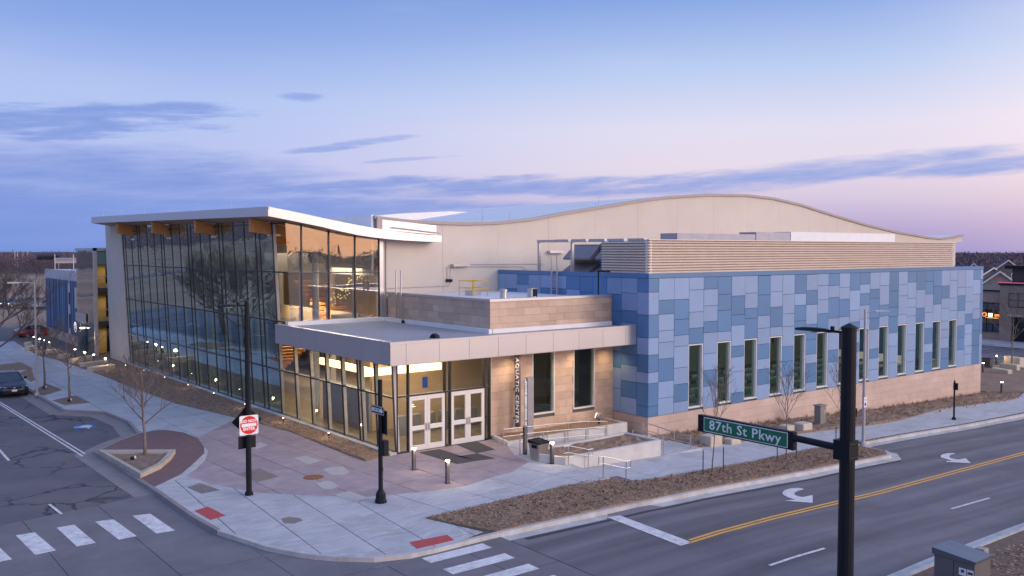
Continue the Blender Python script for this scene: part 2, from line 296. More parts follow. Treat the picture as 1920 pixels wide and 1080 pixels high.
# ------------------------------------------------------------------ object helpers
def tag(o, label, cat, group=None, kind=None):
    if label: o['label'] = label
    if cat: o['category'] = cat
    if group: o['group'] = group
    if kind: o['kind'] = kind
    return o
def thing(name, label, cat, loc=(0, 0, 0), rz=0, group=None):
    o = bpy.data.objects.new(name, None); COL.objects.link(o); o.location = loc; o.rotation_euler = (0, 0, rz); o.empty_display_size = .3
    return tag(o, label, cat, group)
def rootloc(o):
    while o.parent: o = o.parent
    return Vector(o.location)
class MB:
    def __init__(s): s.v = []; s.f = []; s.m = []
    def add(s, vs, fs, mi=0):
        b = len(s.v); s.v += [tuple(p) for p in vs]
        for f in fs: s.f.append(tuple(b + i for i in f)); s.m.append(mi)
    def box(s, x0, x1, y0, y1, z0, z1, mi=0):
        s.add([(x0, y0, z0), (x1, y0, z0), (x1, y1, z0), (x0, y1, z0), (x0, y0, z1), (x1, y0, z1), (x1, y1, z1), (x0, y1, z1)],
              [(0, 3, 2, 1), (4, 5, 6, 7), (0, 1, 5, 4), (1, 2, 6, 5), (2, 3, 7, 6), (3, 0, 4, 7)], mi); return s
    def hexa(s, p, mi=0):   # 8 points bottom 4 ccw, top 4
        s.add(p, [(0, 3, 2, 1), (4, 5, 6, 7), (0, 1, 5, 4), (1, 2, 6, 5), (2, 3, 7, 6), (3, 0, 4, 7)], mi); return s
    def bevbox(s, x0, x1, y0, y1, z0, z1, c=.02, mi=0):
        s.prism([(x0 + c, y0), (x1 - c, y0), (x1, y0 + c), (x1, y1 - c), (x1 - c, y1), (x0 + c, y1), (x0, y1 - c), (x0, y0 + c)], z0, z1 - c, mi, cap=False)
        b = [(x0 + c, y0), (x1 - c, y0), (x1, y0 + c), (x1, y1 - c), (x1 - c, y1), (x0 + c, y1), (x0, y1 - c), (x0, y0 + c)]
        t = [(x0 + c, y0 + c), (x1 - c, y0 + c), (x1 - c, y0 + c), (x1 - c, y1 - c), (x1 - c, y1 - c), (x0 + c, y1 - c), (x0 + c, y1 - c), (x0 + c, y0 + c)]
        n = 8; vs = [(x, y, z1 - c) for x, y in b] + [(x, y, z1) for x, y in t]
        s.add(vs, [(i, (i + 1) % n, n + (i + 1) % n, n + i) for i in range(n)] + [tuple(range(n, 2 * n))], mi); return s
    def prism(s, poly, z0, z1, mi=0, cap=True):
        n = len(poly); vs = [(x, y, z0) for x, y in poly] + [(x, y, z1) for x, y in poly]
        fs = [(i, (i + 1) % n, n + (i + 1) % n, n + i) for i in range(n)]
        if cap: fs += [tuple(range(n, 2 * n)), tuple(reversed(range(n)))]
        s.add(vs, fs, mi); return s
    def prismY(s, poly, y0, y1, mi=0):   # poly in xz extruded along y
        n = len(poly); vs = [(x, y0, z) for x, z in poly] + [(x, y1, z) for x, z in poly]
        s.add(vs, [(i, (i + 1) % n, n + (i + 1) % n, n + i) for i in range(n)] + [tuple(reversed(range(n))), tuple(range(n, 2 * n))], mi); return s
    def prismX(s, poly, x0, x1, mi=0):   # poly in yz
        n = len(poly); vs = [(x0, y, z) for y, z in poly] + [(x1, y, z) for y, z in poly]
        s.add(vs, [(i, (i + 1) % n, n + (i + 1) % n, n + i) for i in range(n)] + [tuple(reversed(range(n))), tuple(range(n, 2 * n))], mi); return s
    def tube(s, pts, r, n=8, mi=0, r1=None, cap=True):
        pts = [Vector(p) for p in pts]; m = len(pts); rings = []
        pr = None
        for i, p in enumerate(pts):
            d = (pts[min(i + 1, m - 1)] - pts[max(i - 1, 0)])
            if d.length < 1e-6: d = Vector((0, 0, 1))
            d.normalize()
            a = Vector((0, 0, 1)) if abs(d.z) < .9 else Vector((1, 0, 0))
            x = d.cross(a).normalized(); y = d.cross(x)
            rr = r if r1 is None else r + (r1 - r) * i / (m - 1)
            rings.append([p + (x * math.cos(2 * math.pi * k / n) + y * math.sin(2 * math.pi * k / n)) * rr for k in range(n)])
        vs = [q for rg in rings for q in rg]
        fs = [(i * n + k, i * n + (k + 1) % n, (i + 1) * n + (k + 1) % n, (i + 1) * n + k) for i in range(m - 1) for k in range(n)]
        if cap: fs += [tuple(range(n)), tuple(reversed(range((m - 1) * n, m * n)))]
        s.add(vs, fs, mi); return s
    def lathe(s, prof, cx, cy, n=14, mi=0, cz=0):
        vs = []; fs = []
        for r, z in prof:
            for k in range(n): a = 2 * math.pi * k / n; vs.append((cx + r * math.cos(a), cy + r * math.sin(a), cz + z))
        m = len(prof)
        fs = [(i * n + k, i * n + (k + 1) % n, (i + 1) * n + (k + 1) % n, (i + 1) * n + k) for i in range(m - 1) for k in range(n)]
        fs += [tuple(reversed(range(n))), tuple(range((m - 1) * n, m * n))]
        s.add(vs, fs, mi); return s
    def quad(s, a, b, c, d, mi=0): s.add([a, b, c, d], [(0, 1, 2, 3)], mi); return s
    def build(s, name, mats, parent=None, local=False, smooth=False):
        me = bpy.data.meshes.new(name)
        off = Vector((0, 0, 0))
        if parent is not None and not local: off = rootloc(parent)
        me.from_pydata([(x - off.x, y - off.y, z - off.z) for x, y, z in s.v], [], s.f)
        if len(s.f) < 4000 and name != 'roof_edge_x':
            bm = bmesh.new(); bm.from_mesh(me); bmesh.ops.recalc_face_normals(bm, faces=bm.faces[:]); bm.to_mesh(me); bm.free()
        if not isinstance(mats, (list, tuple)): mats = [mats]
        for m in mats: me.materials.append(m)
        if len(mats) > 1:
            for p, mi in zip(me.polygons, s.m): p.material_index = mi
        if smooth:
            for p in me.polygons: p.use_smooth = True
        o = bpy.data.objects.new(name, me); COL.objects.link(o)
        if parent is not None: o.parent = parent
        return o
UB = {}
def piece(name, m, parent, x0, x1, y0, y1, z0, z1):
    if m.name not in UB:
        b = MB(); b.box(-.5, .5, -.5, .5, -.5, .5); me = bpy.data.meshes.new('block_' + m.name); me.from_pydata(b.v, [], b.f); me.materials.append(m); UB[m.name] = me
    o = bpy.data.objects.new(name, UB[m.name]); COL.objects.link(o); off = rootloc(parent); o.parent = parent
    o.location = ((x0 + x1) / 2 - off.x, (y0 + y1) / 2 - off.y, (z0 + z1) / 2 - off.z); o.scale = (abs(x1 - x0), abs(y1 - y0), abs(z1 - z0)); return o
def copy_tree(o, loc=None, rz=None, parent=None, label=None, scale=None):
    c = o.copy(); COL.objects.link(c)
    if parent is not None: c.parent = parent
    if loc is not None: c.location = loc
    if rz is not None: c.rotation_euler = (0, 0, rz)
    if scale is not None: c.scale = scale if isinstance(scale, tuple) else (scale,) * 3
    if label: c['label'] = label
    for ch in list(o.children): copy_tree(ch, parent=c)
    return c
def clip_poly(poly, a, b, c):      # keep a*x+b*y<=c
    out = []
    for i in range(len(poly)):
        p, q = poly[i], poly[(i + 1) % len(poly)]
        dp = a * p[0] + b * p[1] - c; dq = a * q[0] + b * q[1] - c
        if dp <= 0: out.append(p)
        if (dp < 0 < dq) or (dq < 0 < dp):
            t = dp / (dp - dq); out.append((p[0] + (q[0] - p[0]) * t, p[1] + (q[1] - p[1]) * t))
    return out
def area(p): return .5 * sum(p[i][0] * p[(i + 1) % len(p)][1] - p[(i + 1) % len(p)][0] * p[i][1] for i in range(len(p)))
def sheet(name, poly, zf, top, thick, m, parent=None, grid=2.0, noise=0.0, label=None, kind=None, gridy=None):
    """polygon draped on the ground height zf(x), top surface at +top, skirt of given thickness"""
    if area(poly) < 0: poly = list(reversed(poly))
    bm = bmesh.new(); vs = [bm.verts.new((x, y, 0)) for x, y in poly]; f0 = bm.faces.new(vs); bm.normal_update()
    bmesh.ops.triangulate(bm, faces=bm.faces[:], quad_method='BEAUTY', ngon_method='EAR_CLIP')
    xs = [p[0] for p in poly]; ys = [p[1] for p in poly]
    if grid:
        cuts = [(i * grid, 0) for i in range(int(math.floor(min(xs) / grid)) + 1, int(math.ceil(max(xs) / grid)))]
        if zf is not flat: cuts += [(t[0], 0) for t in TAB[1:-1]]
        for x, _ in cuts:
            if min(xs) < x < max(xs): bmesh.ops.bisect_plane(bm, geom=bm.verts[:] + bm.edges[:] + bm.faces[:], plane_co=(x, 0, 0), plane_no=(1, 0, 0))
        if gridy or noise:
            gy = gridy or grid
            for i in range(int(math.floor(min(ys) / gy)) + 1, int(math.ceil(max(ys) / gy))):
                bmesh.ops.bisect_plane(bm, geom=bm.verts[:] + bm.edges[:] + bm.faces[:], plane_co=(0, i * gy, 0), plane_no=(0, 1, 0))
    bmesh.ops.triangulate(bm, faces=bm.faces[:], quad_method='BEAUTY', ngon_method='EAR_CLIP')
    be = [e for e in bm.edges if e.is_boundary]; bset = {v for e in be for v in e.verts}
    for v in bm.verts:
        v.co.z = zf(v.co.x) + top + (0 if (v in bset or not noise) else random.uniform(-.3, 1) * noise)
    if thick:
        mp = {v: bm.verts.new((v.co.x, v.co.y, v.co.z - thick)) for v in bset}
        for e in be:
            f = e.link_faces[0]; a, b = None, None
            for l in f.loops:
                if l.edge == e: a, b = l.vert, l.link_loop_next.vert
            bm.faces.new((b, a, mp[a], mp[b]))
    off = rootloc(parent) if parent else Vector((0, 0, 0))
    if parent: bmesh.ops.translate(bm, verts=bm.verts[:], vec=-off)
    me = bpy.data.meshes.new(name); bm.to_mesh(me); bm.free(); me.materials.append(m)
    o = bpy.data.objects.new(name, me); COL.objects.link(o)
    if parent: o.parent = parent
    if kind: o['kind'] = kind
    if label: o['label'] = label
    return o
def P2(lst, off=0.0, zf=None):
    out = []
    for p in lst:
        if len(p) == 3: out.append((p[1], p[2]))
        else: q = G(p[0], p[1], off, zf); out.append((q.x, q.y))
    return out
def slabs(pname, poly, zf, top, m, parent, cell, ang=0.0, ox=0.0, oy=0.0, gap=.017, thick=.02, jitter=True, gapy=None):
    gapy = gapy or gap * 1.7
    """cut a region into cast panels with open joints; each panel its own object"""
    ca, sa = math.cos(ang), math.sin(ang); cx, cy = cell if isinstance(cell, tuple) else (cell, cell)
    rp = [(x * ca + y * sa - ox, -x * sa + y * ca - oy) for x, y in poly]
    if area(rp) < 0: rp.reverse()
    i0 = int(math.floor(min(p[0] for p in rp) / cx)); i1 = int(math.ceil(max(p[0] for p in rp) / cx))
    j0 = int(math.floor(min(p[1] for p in rp) / cy)); j1 = int(math.ceil(max(p[1] for p in rp) / cy))
    for i in range(i0, i1):
        colp = clip_poly(clip_poly(rp, -1, 0, -(i * cx + gap)), 1, 0, (i + 1) * cx - gap)
        if len(colp) < 3: continue
        for j in range(j0, j1):
            q = clip_poly(clip_poly(colp, 0, -1, -(j * cy + gapy)), 0, 1, (j + 1) * cy - gapy)
            if len(q) < 3 or abs(area(q)) < .02: continue
            q = [((x + ox) * ca - (y + oy) * sa, (x + ox) * sa + (y + oy) * ca) for x, y in q]
            c = []
            for p in q:
                if not c or (abs(p[0] - c[-1][0]) + abs(p[1] - c[-1][1])) > 1e-4: c.append(p)
            if len(c) < 3: continue
            try: sheet(pname, c, zf, top + (random.uniform(-.002, .002) if jitter else 0), thick, m, parent, grid=4.0 if zf is not flat else 0)
            except Exception as e: pass
def sweep(name, path, prof, zf, m, parent=None, kind=None):
    """profile [(offset to the right of travel, z)] swept along 2D path"""
    pts = []; 
    for i in range(len(path) - 1):
        a = Vector(path[i]); b = Vector(path[i + 1]); n = max(1, int((b - a).length / 2.5))
        for k in range(n): pts.append(a + (b - a) * k / n)
    pts.append(Vector(path[-1])); mb = MB(); rows = []
    for i, p in enumerate(pts):
        d0 = (pts[i] - pts[i - 1]).normalized() if i > 0 else (pts[1] - pts[0]).normalized()
        d1 = (pts[i + 1] - pts[i]).normalized() if i < len(pts) - 1 else d0
        n0 = Vector((d0.y, -d0.x)); n1 = Vector((d1.y, -d1.x)); n = (n0 + n1); n = n / max(.3, n.length_squared / 2) if n.length > .3 else n0
        rows.append([((p + n * o).x, (p + n * o).y, zf(p.x) + z) for o, z in prof])
    k = len(prof); vs = [q for r in rows for q in r]
    fs = [(i * k + j, (i + 1) * k + j, (i + 1) * k + j + 1, i * k + j + 1) for i in range(len(rows) - 1) for j in range(k - 1)]
    mb.add(vs, fs); o = mb.build(name, m, parent)
    if kind: o['kind'] = kind
    return o
def textobj(name, s, m, parent, origin, xdir, zdir, size, depth=.008, sx=1.0, align='CENTER', space=1.0, bold=0.0):
    """flat extruded lettering as mesh; origin world point, xdir/zdir world unit vectors"""
    cu = bpy.data.curves.new(name, 'FONT'); cu.body = s; cu.size = size; cu.extrude = depth; cu.align_x = align; cu.align_y = 'CENTER'; cu.resolution_u = 2; cu.space_character = space; cu.offset = bold
    tmp = bpy.data.objects.new('tmp', cu); COL.objects.link(tmp)
    dg = bpy.context.evaluated_depsgraph_get(); me = bpy.data.meshes.new_from_object(tmp.evaluated_get(dg)); bpy.data.objects.remove(tmp, do_unlink=True)
    x = Vector(xdir).normalized(); z = Vector(zdir).normalized(); n = x.cross(z); off = rootloc(parent) if parent else Vector((0, 0, 0))
    for v in me.vertices:
        p = Vector(origin) + x * v.co.x * sx + z * v.co.y + n * v.co.z; v.co = p - off
    me.materials.clear(); me.materials.append(m)
    o = bpy.data.objects.new(name, me); COL.objects.link(o)
    if parent: o.parent = parent
    return o
# ================================================================== GROUND
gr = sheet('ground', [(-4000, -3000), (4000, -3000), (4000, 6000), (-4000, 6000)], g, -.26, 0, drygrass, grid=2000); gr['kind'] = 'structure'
# left street and front street
road1 = sheet('road', [(-20.5, -9), (-5, -9), (-5, 90), (-20.5, 90)], flat, -.15, .1, asph, grid=0); road1['kind'] = 'structure'
road2 = sheet('road', [(-3.1, -22.5), (420, -22.5), (420, -8.4), (-3.1, -8.4)], g, -.15, .1, asph2, grid=8); road2['kind'] = 'structure'
inter = sheet('intersection', [(-70, -60), (-3.15, -60), (-3.15, -8), (-6, 1.2), (-20.5, -1.6), (-70, -8)], flat, -.146, .06, joint, grid=0); inter['kind'] = 'structure'
jl = P2([(-330, 1060), (0, 987), (287, 927)], -.15)
slabs('road_slab', [jl[1], jl[2], (-10.3, -3), (-9.6, -7), (-7, -10.5), (-3.18, -11.6), (-3.18, -22.5), (-26, -40), (-34, -4)], flat, -.128, interc, inter, (2.6, 3.05), ang=R(1), gap=.012, thick=.012)
roads = road2
# ---- block base and kerbs
K = P2([(58, 731), (100, 755), (123, 768)], 0)
Kx = [(-9.9, 88), (-9.9, 40)] + K + P2([(200, 772), (245, 790), (264, 812)]) + [(-9.4, 11.0)] + P2([(183, 846), (265, 898), (290, 913), (370, 968), (415, 993), (459, 1007), (505, 1022), (554, 1032), (595, 1038), (637, 1041.5), (702, 1043), (767, 1036), (810, 1027), (858, 1015)]) + [(-3.39, -12.15), (0.34, -12.35), (4.42, -12.4), (17.65, -12.0), (21.7, -12.0), (22.5, -11.4), (22.6, -9.3), (28, -9.12), (44.3, -9.12), (60, -8.9), (72, -8.0), (76, -4), (77, 8), (77, 40)]
def gb(x): return min(g(x), g2(x)) if x > 5.2 else g(x)
block = sheet('sidewalk', Kx + [(77, 88)], gb, -.035, .22, joint, grid=2.0); block['kind'] = 'structure'
ik = next(i for i, p in enumerate(Kx) if p[1] < -5.5)
kp = [(.0, -.3), (.0, .012), (.17, .012), (.18, -.12), (.19, -.138), (.62, -.142), (.62, -.2)]
kerb0 = sweep('kerb', Kx[:ik + 1], [(.0, -.3), (.0, .008), (.17, .008), (.18, -.10), (.19, -.136), (.95, -.140), (.95, -.2)], g, kerbt); kerb0['kind'] = 'structure'
kerb = sweep('kerb', Kx[ik:], kp + 0 * [(.0, .012), (-.15 + .30, .012), (.17, -.12), (.18, -.138), (.62, -.142), (.62, -.2)], g, kerbm); kerb['kind'] = 'structure'
seam = sheet('road_seam', [(-2.6, -12.86), (0.3, -13.06), (4.4, -13.12), (17.6, -12.72), (21.6, -12.72), (21.6, -12.86), (17.6, -12.88), (4.4, -13.28), (0.3, -13.24), (-2.6, -13.1)], g, -.144, 0, mat('tar_seam', (.03, .03, .035), .6), grid=2); seam['kind'] = 'structure'
# south kerb
sk_ = sweep('kerb', [(400, -21.9), (14, -22.1), (4, -22.7), (-1, -24.5), (-3, -29), (-3.2, -60)], [(0, -.03), (0, .012), (.15, .012), (.17, -.12), (.18, -.136), (.62, -.14), (.62, -.2)], g, kerbm); sk_['kind'] = 'structure'
vm_ = mat('dark_mulch', (.20, .135, .10), .95, col2=(.10, .07, .055), nscale=7, bump=1.0, bscale=18)
verge = sheet('verge_bed', [(400, -21.9), (14, -22.1), (4, -22.7), (-1, -24.5), (-3, -29), (-3.2, -60), (400, -60)], g, -.02, .2, vm_, grid=4, noise=.03); verge['kind'] = 'structure'
wpad = kerbm
# ---- paving regions (disjoint)
arcU = P2([(445, 783), (425, 794), (395, 808), (370, 821)])
bulbtop = P2([(345, 811), (310, 806), (288, 807)])
R_left = [(-9.88, 70), (-9.88, 40)] + K + P2([(200, 772), (245, 790), (264, 812)]) + list(reversed(bulbtop)) + list(reversed(arcU)) + P2([(420, 778), (330, 757), (262, 732), (175, 698), (104, 674), (71, 667), (27, 640)]) + [(-6.5, 70)]
slabs('paving_panel', R_left, flat, 0, conc, block, (1.9, 3.6), ang=0, ox=-9.9, oy=1.1)
ringR = P2([(383, 838), (383, 850), (360, 872), (340, 889), (290, 913)])
R_brick = P2([(264, 812)]) + list(reversed(bulbtop)) + P2([(370, 821)]) + ringR + P2([(265, 898), (183, 846)]) + [(-9.4, 11.0)]
sheet('brick_paving', R_brick, flat, .002, .03, brickp, block, grid=0)
R_band = P2([(383, 838), (390, 846), (385, 862), (367, 880), (347, 892), (318, 904), (290, 913)]) + list(reversed(ringR[1:-1]))
sheet('paving_band', R_band, flat, .006, .04, kerbm, block, grid=0)
pinkB = P2([(960, 886), (921, 896), (874, 911), (809, 921.5), (726, 928), (684, 932), (619, 930), (578, 929), (489, 924), (463, 920), (400, 908), (347, 892)])
plaza = sheet('plaza', P2([(390, 846), (383, 838)]) + list(reversed(arcU)) + P2([(545, 810), (686, 865)]) + [(0, 0), (5.45, 0), (5.6, 0), (5.16, -1.82), (4.0, -4.3), (4.1, -6.0)] + pinkB + P2([(367, 880), (385, 862)]), flat, -.02, .05, joint, grid=0)
plaza['kind'] = 'structure'
Rp = P2([(390, 846), (383, 838)]) + list(reversed(arcU)) + P2([(490, 795), (545, 810), (595, 830), (657, 855), (686, 865), (716, 858)]) + [(0.0, -.12), (5.45, -.12), (5.5, -1.0), (5.16, -1.82), (4.19, -3.6), (3.95, -5.0)] + pinkB + P2([(367, 880), (385, 862)])
slabs('tinted_panel', Rp, flat, .0, pink, plaza, (2.1, 2.6), ang=R(3), ox=-.9, oy=-1.9)
R_corner = P2([(290, 913), (318, 904), (347, 892), (400, 908), (463, 920), (489, 924), (578, 929), (619, 930), (684, 932), (726, 928), (798, 972), (905, 997), (858, 1015), (810, 1027), (767, 1036), (702, 1043), (637, 1041.5), (595, 1038), (554, 1032), (505, 1022), (459, 1007), (415, 993), (370, 968)])
slabs('paving_panel', R_corner, flat, 0, conc, block, (1.65, 1.9), ang=R(-4), ox=-8.1, oy=-.6)
R_walk = P2([(726, 928), (809, 921.5), (874, 911), (921, 896), (960, 886)]) + [(3.95, -5.0), (4.3, -6.47), (4.85, -6.47), (4.5, -9.3)] + P2([(960, 935), (798, 972)])
slabs('paving_panel', R_walk, flat, .0, conc, block, (2.2, 2.6), ang=R(8))
# upper terrace behind planters: solid base
pad = sheet('terrace', [(3.9, -1.0), (5.2, -1.0), (5.2, -6.47), (4.85, -9.25), (4.3, -9.3), (3.9, -6.4)], flat, -.006, .5, kerbm, grid=0); pad['kind'] = 'structure'
# steps
steps = bpy.data.objects.new('steps', None); COL.objects.link(steps); steps.location = (5.2, -8, 0); steps['kind'] = 'structure'
for i in range(2):
    b = MB(); x = 4.86 + i * .36; b.hexa([(x, -6.47, -.6), (x + .36, -6.47, -.6), (x + .36 - .35, -9.35, -.6), (x - .35, -9.35, -.6), (x, -6.47, -.11 * (i + 1)), (x + .36, -6.47, -.11 * (i + 1)), (x + .36 - .35, -9.35, -.11 * (i + 1)), (x - .35, -9.35, -.11 * (i + 1))]); b.build('step', kerbm, steps)
# lower walk along the front street
R_low = [(5.58, -6.5), (10.95, -6.5), (13.3, -6.3)] + P2([(1330, 835), (1420, 824), (1532, 809), (1627, 798), (1680, 790), (1762, 767), (1901, 749)]) + [(55, -4.6), (62, -3), (70, 0), (74, 4), (75.5, -3.5), (71.5, -7.7), (60, -8.6), (44, -8.85), (28, -8.85), (22.75, -9.1)] + P2([(1675, 818.7), (1511, 844.5), (1361, 875), (1240, 897), (1177, 905)]) + [(5.3, -9.4)]
slabs('paving_panel', R_low, g2, .0, conc, block, (2.4, 3.2), ang=R(1), jitter=False, gap=.012)
R_ramp = [(5.2, -1.95), (13.3, -1.95), (13.3, -2.7), (14, -2.7), (14, -6.4), (10.95, -6.4), (10.95, -4.0), (5.2, -4.0)]
def rampz(x): return max(-.47, -.055 * max(0, x - 5.2))
for a, b_ in (((5.2, -4.0), (11, -1.95)), ((11, -6.45), (13.95, -1.95))):
    sheet('ramp_slab', [(a[0], a[1]), (b_[0], a[1]), (b_[0], b_[1]), (a[0], b_[1])], rampz if a[0] < 6 else (lambda x: -.47), .0, .3, conc, block, grid=1.0)
# ---- beds
def bed(name, poly, zf, top, m=None, noise=.045, grid=.45, thick=.12):
    o = sheet(name, poly, zf, top, thick, m or mulch, grid=grid, noise=noise); o['kind'] = 'structure'; return o
bedA = P2([(798, 972), (960, 935), (1131, 898)]) + [(5.3, -9.4)] + P2([(1177, 905), (1240, 897), (1361, 875), (1511, 844.5), (1675, 818.7)]) + [(22.5, -9.4), (22.45, -11.4), (21.7, -11.98), (17.65, -11.98), (4.42, -12.38), (.34, -12.33), (-3.2, -12.15)]
bed('mulch_bed', bedA, g, .03, thick=.35)
bedB = [(-.16, -.05), (-.2, 10), (-.5, 28), (-.78, 41), (-1.2, 44), (-1.3, 49.8), (-3.0, 50.2), (-3.4, 60), (-5.3, 69)] + P2([(71, 667), (104, 674), (175, 698), (262, 732), (330, 757), (420, 778), (490, 795), (545, 810), (595, 830), (657, 855), (686, 865), (716, 858)])
bedB[0] = (-.5, -.1)
bed('mulch_bed', bedB, flat, .03, noise=.05)
bedC = [(13.5, -2.72), (53.3, -2.72), (54.6, -4.5)] + P2([(1901, 749), (1762, 767), (1680, 790), (1627, 798), (1532, 809), (1420, 824), (1330, 835)]) + [(13.5, -6.2)]
bed('mulch_bed', bedC, g, .05, m=dirt, noise=.12, grid=.6, thick=.35)
bedD = [(53.5, -2.4), (56, -4.3), (62, -2.6), (70, .4), (73, 4), (73, 40), (53, 40)]
bed('lawn', bedD, g, .03, m=dirt, noise=.1, grid=1.5)
# far side: cross street, forecourt
rd3 = sheet('road', [(77.6, -8), (93, -8), (93, 160), (77.6, 160)], g, -.15, .1, asph2, grid=8); rd3['kind'] = 'structure'
fc = sheet('sidewalk', [(94, -20), (120, -20), (120, 120), (94, 120)], g, .0, .2, conc, grid=8); fc['kind'] = 'structure'
sweep('kerb', [(94, 120), (94, -20)], [(0, -.03), (0, .012), (.15, .012), (.17, -.12), (.6, -.14)], g, kerbm)['kind'] = 'structure'
# far left: car park behind the annex, road across the field
cp = sheet('car_park', [(-20.5, 62), (-6, 62), (-5.6, 69), (-2.5, 72), (-1.3, 76), (0, 92), (-20.5, 94)], flat, -.14, .05, asph2, grid=0); cp['kind'] = 'structure'
fr = sheet('road', [(-120, 196), (7, 160), (60, 140), (62, 149), (9, 170), (-120, 208)], flat, -.14, .05, asph2, grid=0); fr['kind'] = 'structure'
# concrete curb along the glass facade
b = MB(); b.hexa([(-.42, -.15, -.1), (.0, -.05, -.1), (-.6, 42.4, -.1), (-1.05, 42.4, -.1), (-.42, -.15, .09), (.0, -.05, .09), (-.6, 42.4, .09), (-1.05, 42.4, .09)])
o = b.build('facade_kerb', kerbm); o['kind'] = 'structure'
# tree pits and verge planting by the parked car
for q in ([(58, 735), (88, 720), (117, 731), (82, 742)], [(98, 751), (141, 742), (169, 755), (122, 760)], [(0, 684), (40, 680), (62, 691), (0, 698)], [(36, 700), (58, 690), (66, 712), (58, 716)]):
    bed('tree_pit', P2(q), flat, .02, m=dirt if q[0][0] > 50 else mulch, noise=.03, grid=.4, thick=.04)
# ---- markings
def mark(name, px, m, off=.014, zf=None, base=-.15):
    q = P2(px, base, zf); o = sheet(name, q, zf or g, base + off, 0, m, grid=4.0 if len(q) == 4 else 0); o['kind'] = 'structure'; return o
OI = .026
for q in ([(248.3, 968.3), (281.7, 964.3), (328.3, 996), (293.3, 1001.7)], [(178.3, 979.3), (212.7, 974.7), (256.7, 1006.7), (222.7, 1013.3)], [(106, 990.7), (139.3, 985), (180, 1019.3), (144, 1026)], [(29.3, 1005), (65, 999.3), (105, 1033.3), (66, 1041.7)], [(-50, 1022), (-13, 1016), (22.7, 1050), (-15, 1058)], [(-135, 1040), (-98, 1033), (-65, 1068), (-106, 1077)]):
    mark('crosswalk_bar', q, white, OI, flat)
for y in (-12.78, -14.0, -15.2, -16.4, -17.6, -18.8, -20.0):
    s = sheet('crosswalk_bar', [(-6.4, y - .27), (-4.06, y - .27), (-4.06, y + .27), (-6.4, y + .27)], flat, -.150 + OI, 0, white, grid=0); s['kind'] = 'structure'
mark('lane_marking', [(89.3, 947), (95, 945.7), (118.3, 964.3), (113.3, 966)], white, OI, flat)
for k in range(1, 9):
    s = sheet('lane_marking', [(-14.5, 1.2 + k * 9), (-14.38, 1.2 + k * 9), (-14.38, 4.2 + k * 9), (-14.5, 4.2 + k * 9)], flat, -.136, 0, white, grid=0); s['kind'] = 'structure'
for q in ([(0, 753.2), (0, 755.4), (159, 852.6), (161, 850.8)], [(0, 757.2), (0, 759.6), (154, 856.8), (156.5, 855)]):
    mark('parking_line', q, white, .014, flat)
mark('stop_line', [(1137, 970), (1162, 967), (1298.5, 1018), (1276, 1024)], white)
for dy in (0, 5.3):
    a = P2([(1292, 1013.5 + dy), (1604, 932.3 + dy * .85), (1918, 849 + dy * .7)], -.15); hw = .065
    path = a + [(a[2][0] + 60, a[2][1] + .9)]
    poly = [(x, y + hw) for x, y in path] + [(x, y - hw) for x, y in reversed(path)]
    s = sheet('centre_line', poly, g, -.136, 0, yellow, grid=4); s['kind'] = 'structure'
for k, (x0, x1, y) in enumerate([(1.75, 4.7, -19.5), (14.2, 17.5, -18.95), (26.4, 29.4, -18.4), (38.5, 41.5, -17.9), (50.6, 53.6, -17.4), (62.7, 65.7, -16.9)]):
    s = sheet('lane_marking', [(x0, y - .06), (x1, y - .04), (x1, y + .08), (x0, y + .06)], g, -.136, 0, white, grid=4); s['kind'] = 'structure'
arr = [(320, 417), (318, 424), (275, 436), (240, 452), (236, 466), (262, 482), (312, 492), (402, 474), (402, 544), (150, 525), (243, 514), (180, 495), (135, 470), (128, 450), (150, 430), (200, 415), (265, 409)]
mark('turn_arrow', [(1440 + x / 4.8, 830 + y / 4.8) for x, y in arr], white)
arr2 = [(1683, 97), (1683, 103), (1645, 112), (1630, 125), (1640, 140), (1680, 150), (1715, 154), (1780, 142), (1825, 186), (1605, 176), (1602, 168), (1655, 165), (1600, 148), (1556, 135), (1553, 118), (1575, 105), (1625, 96)]
mark('turn_arrow', [(1440 + x / 4.8, 830 + y / 4.8) for x, y in arr2], white)
def xs(pts): return [(x / 8, 730 + y / 8) for x, y in pts]
mark('accessible_bay_symbol', xs([(1110, 535), (1420, 520), (1455, 575), (1120, 612)]), bluep, .012, flat)
wc = [(1095, 570), (1190, 566), (1240, 545), (1330, 538), (1382, 548), (1378, 566), (1340, 574), (1355, 590), (1325, 592), (1300, 580), (1235, 580), (1200, 576), (1110, 578)]
mark('accessible_bay_symbol', xs(wc), white, .018, flat)
for q in ([(365, 958), (390, 950), (423, 966.7), (395, 975)], [(767.4, 1017), (838.5, 1003), (852, 1013), (782, 1029)]):
    o = sheet('tactile_pad', P2(q, 0), flat, .008, .01, redpad, grid=0)
    tag(o, 'red tactile paving pad at the ' + ('left' if q[0][0] < 500 else 'right') + ' kerb ramp of the street corner', 'tactile paving', 'red tactile pads at the corner ramps')
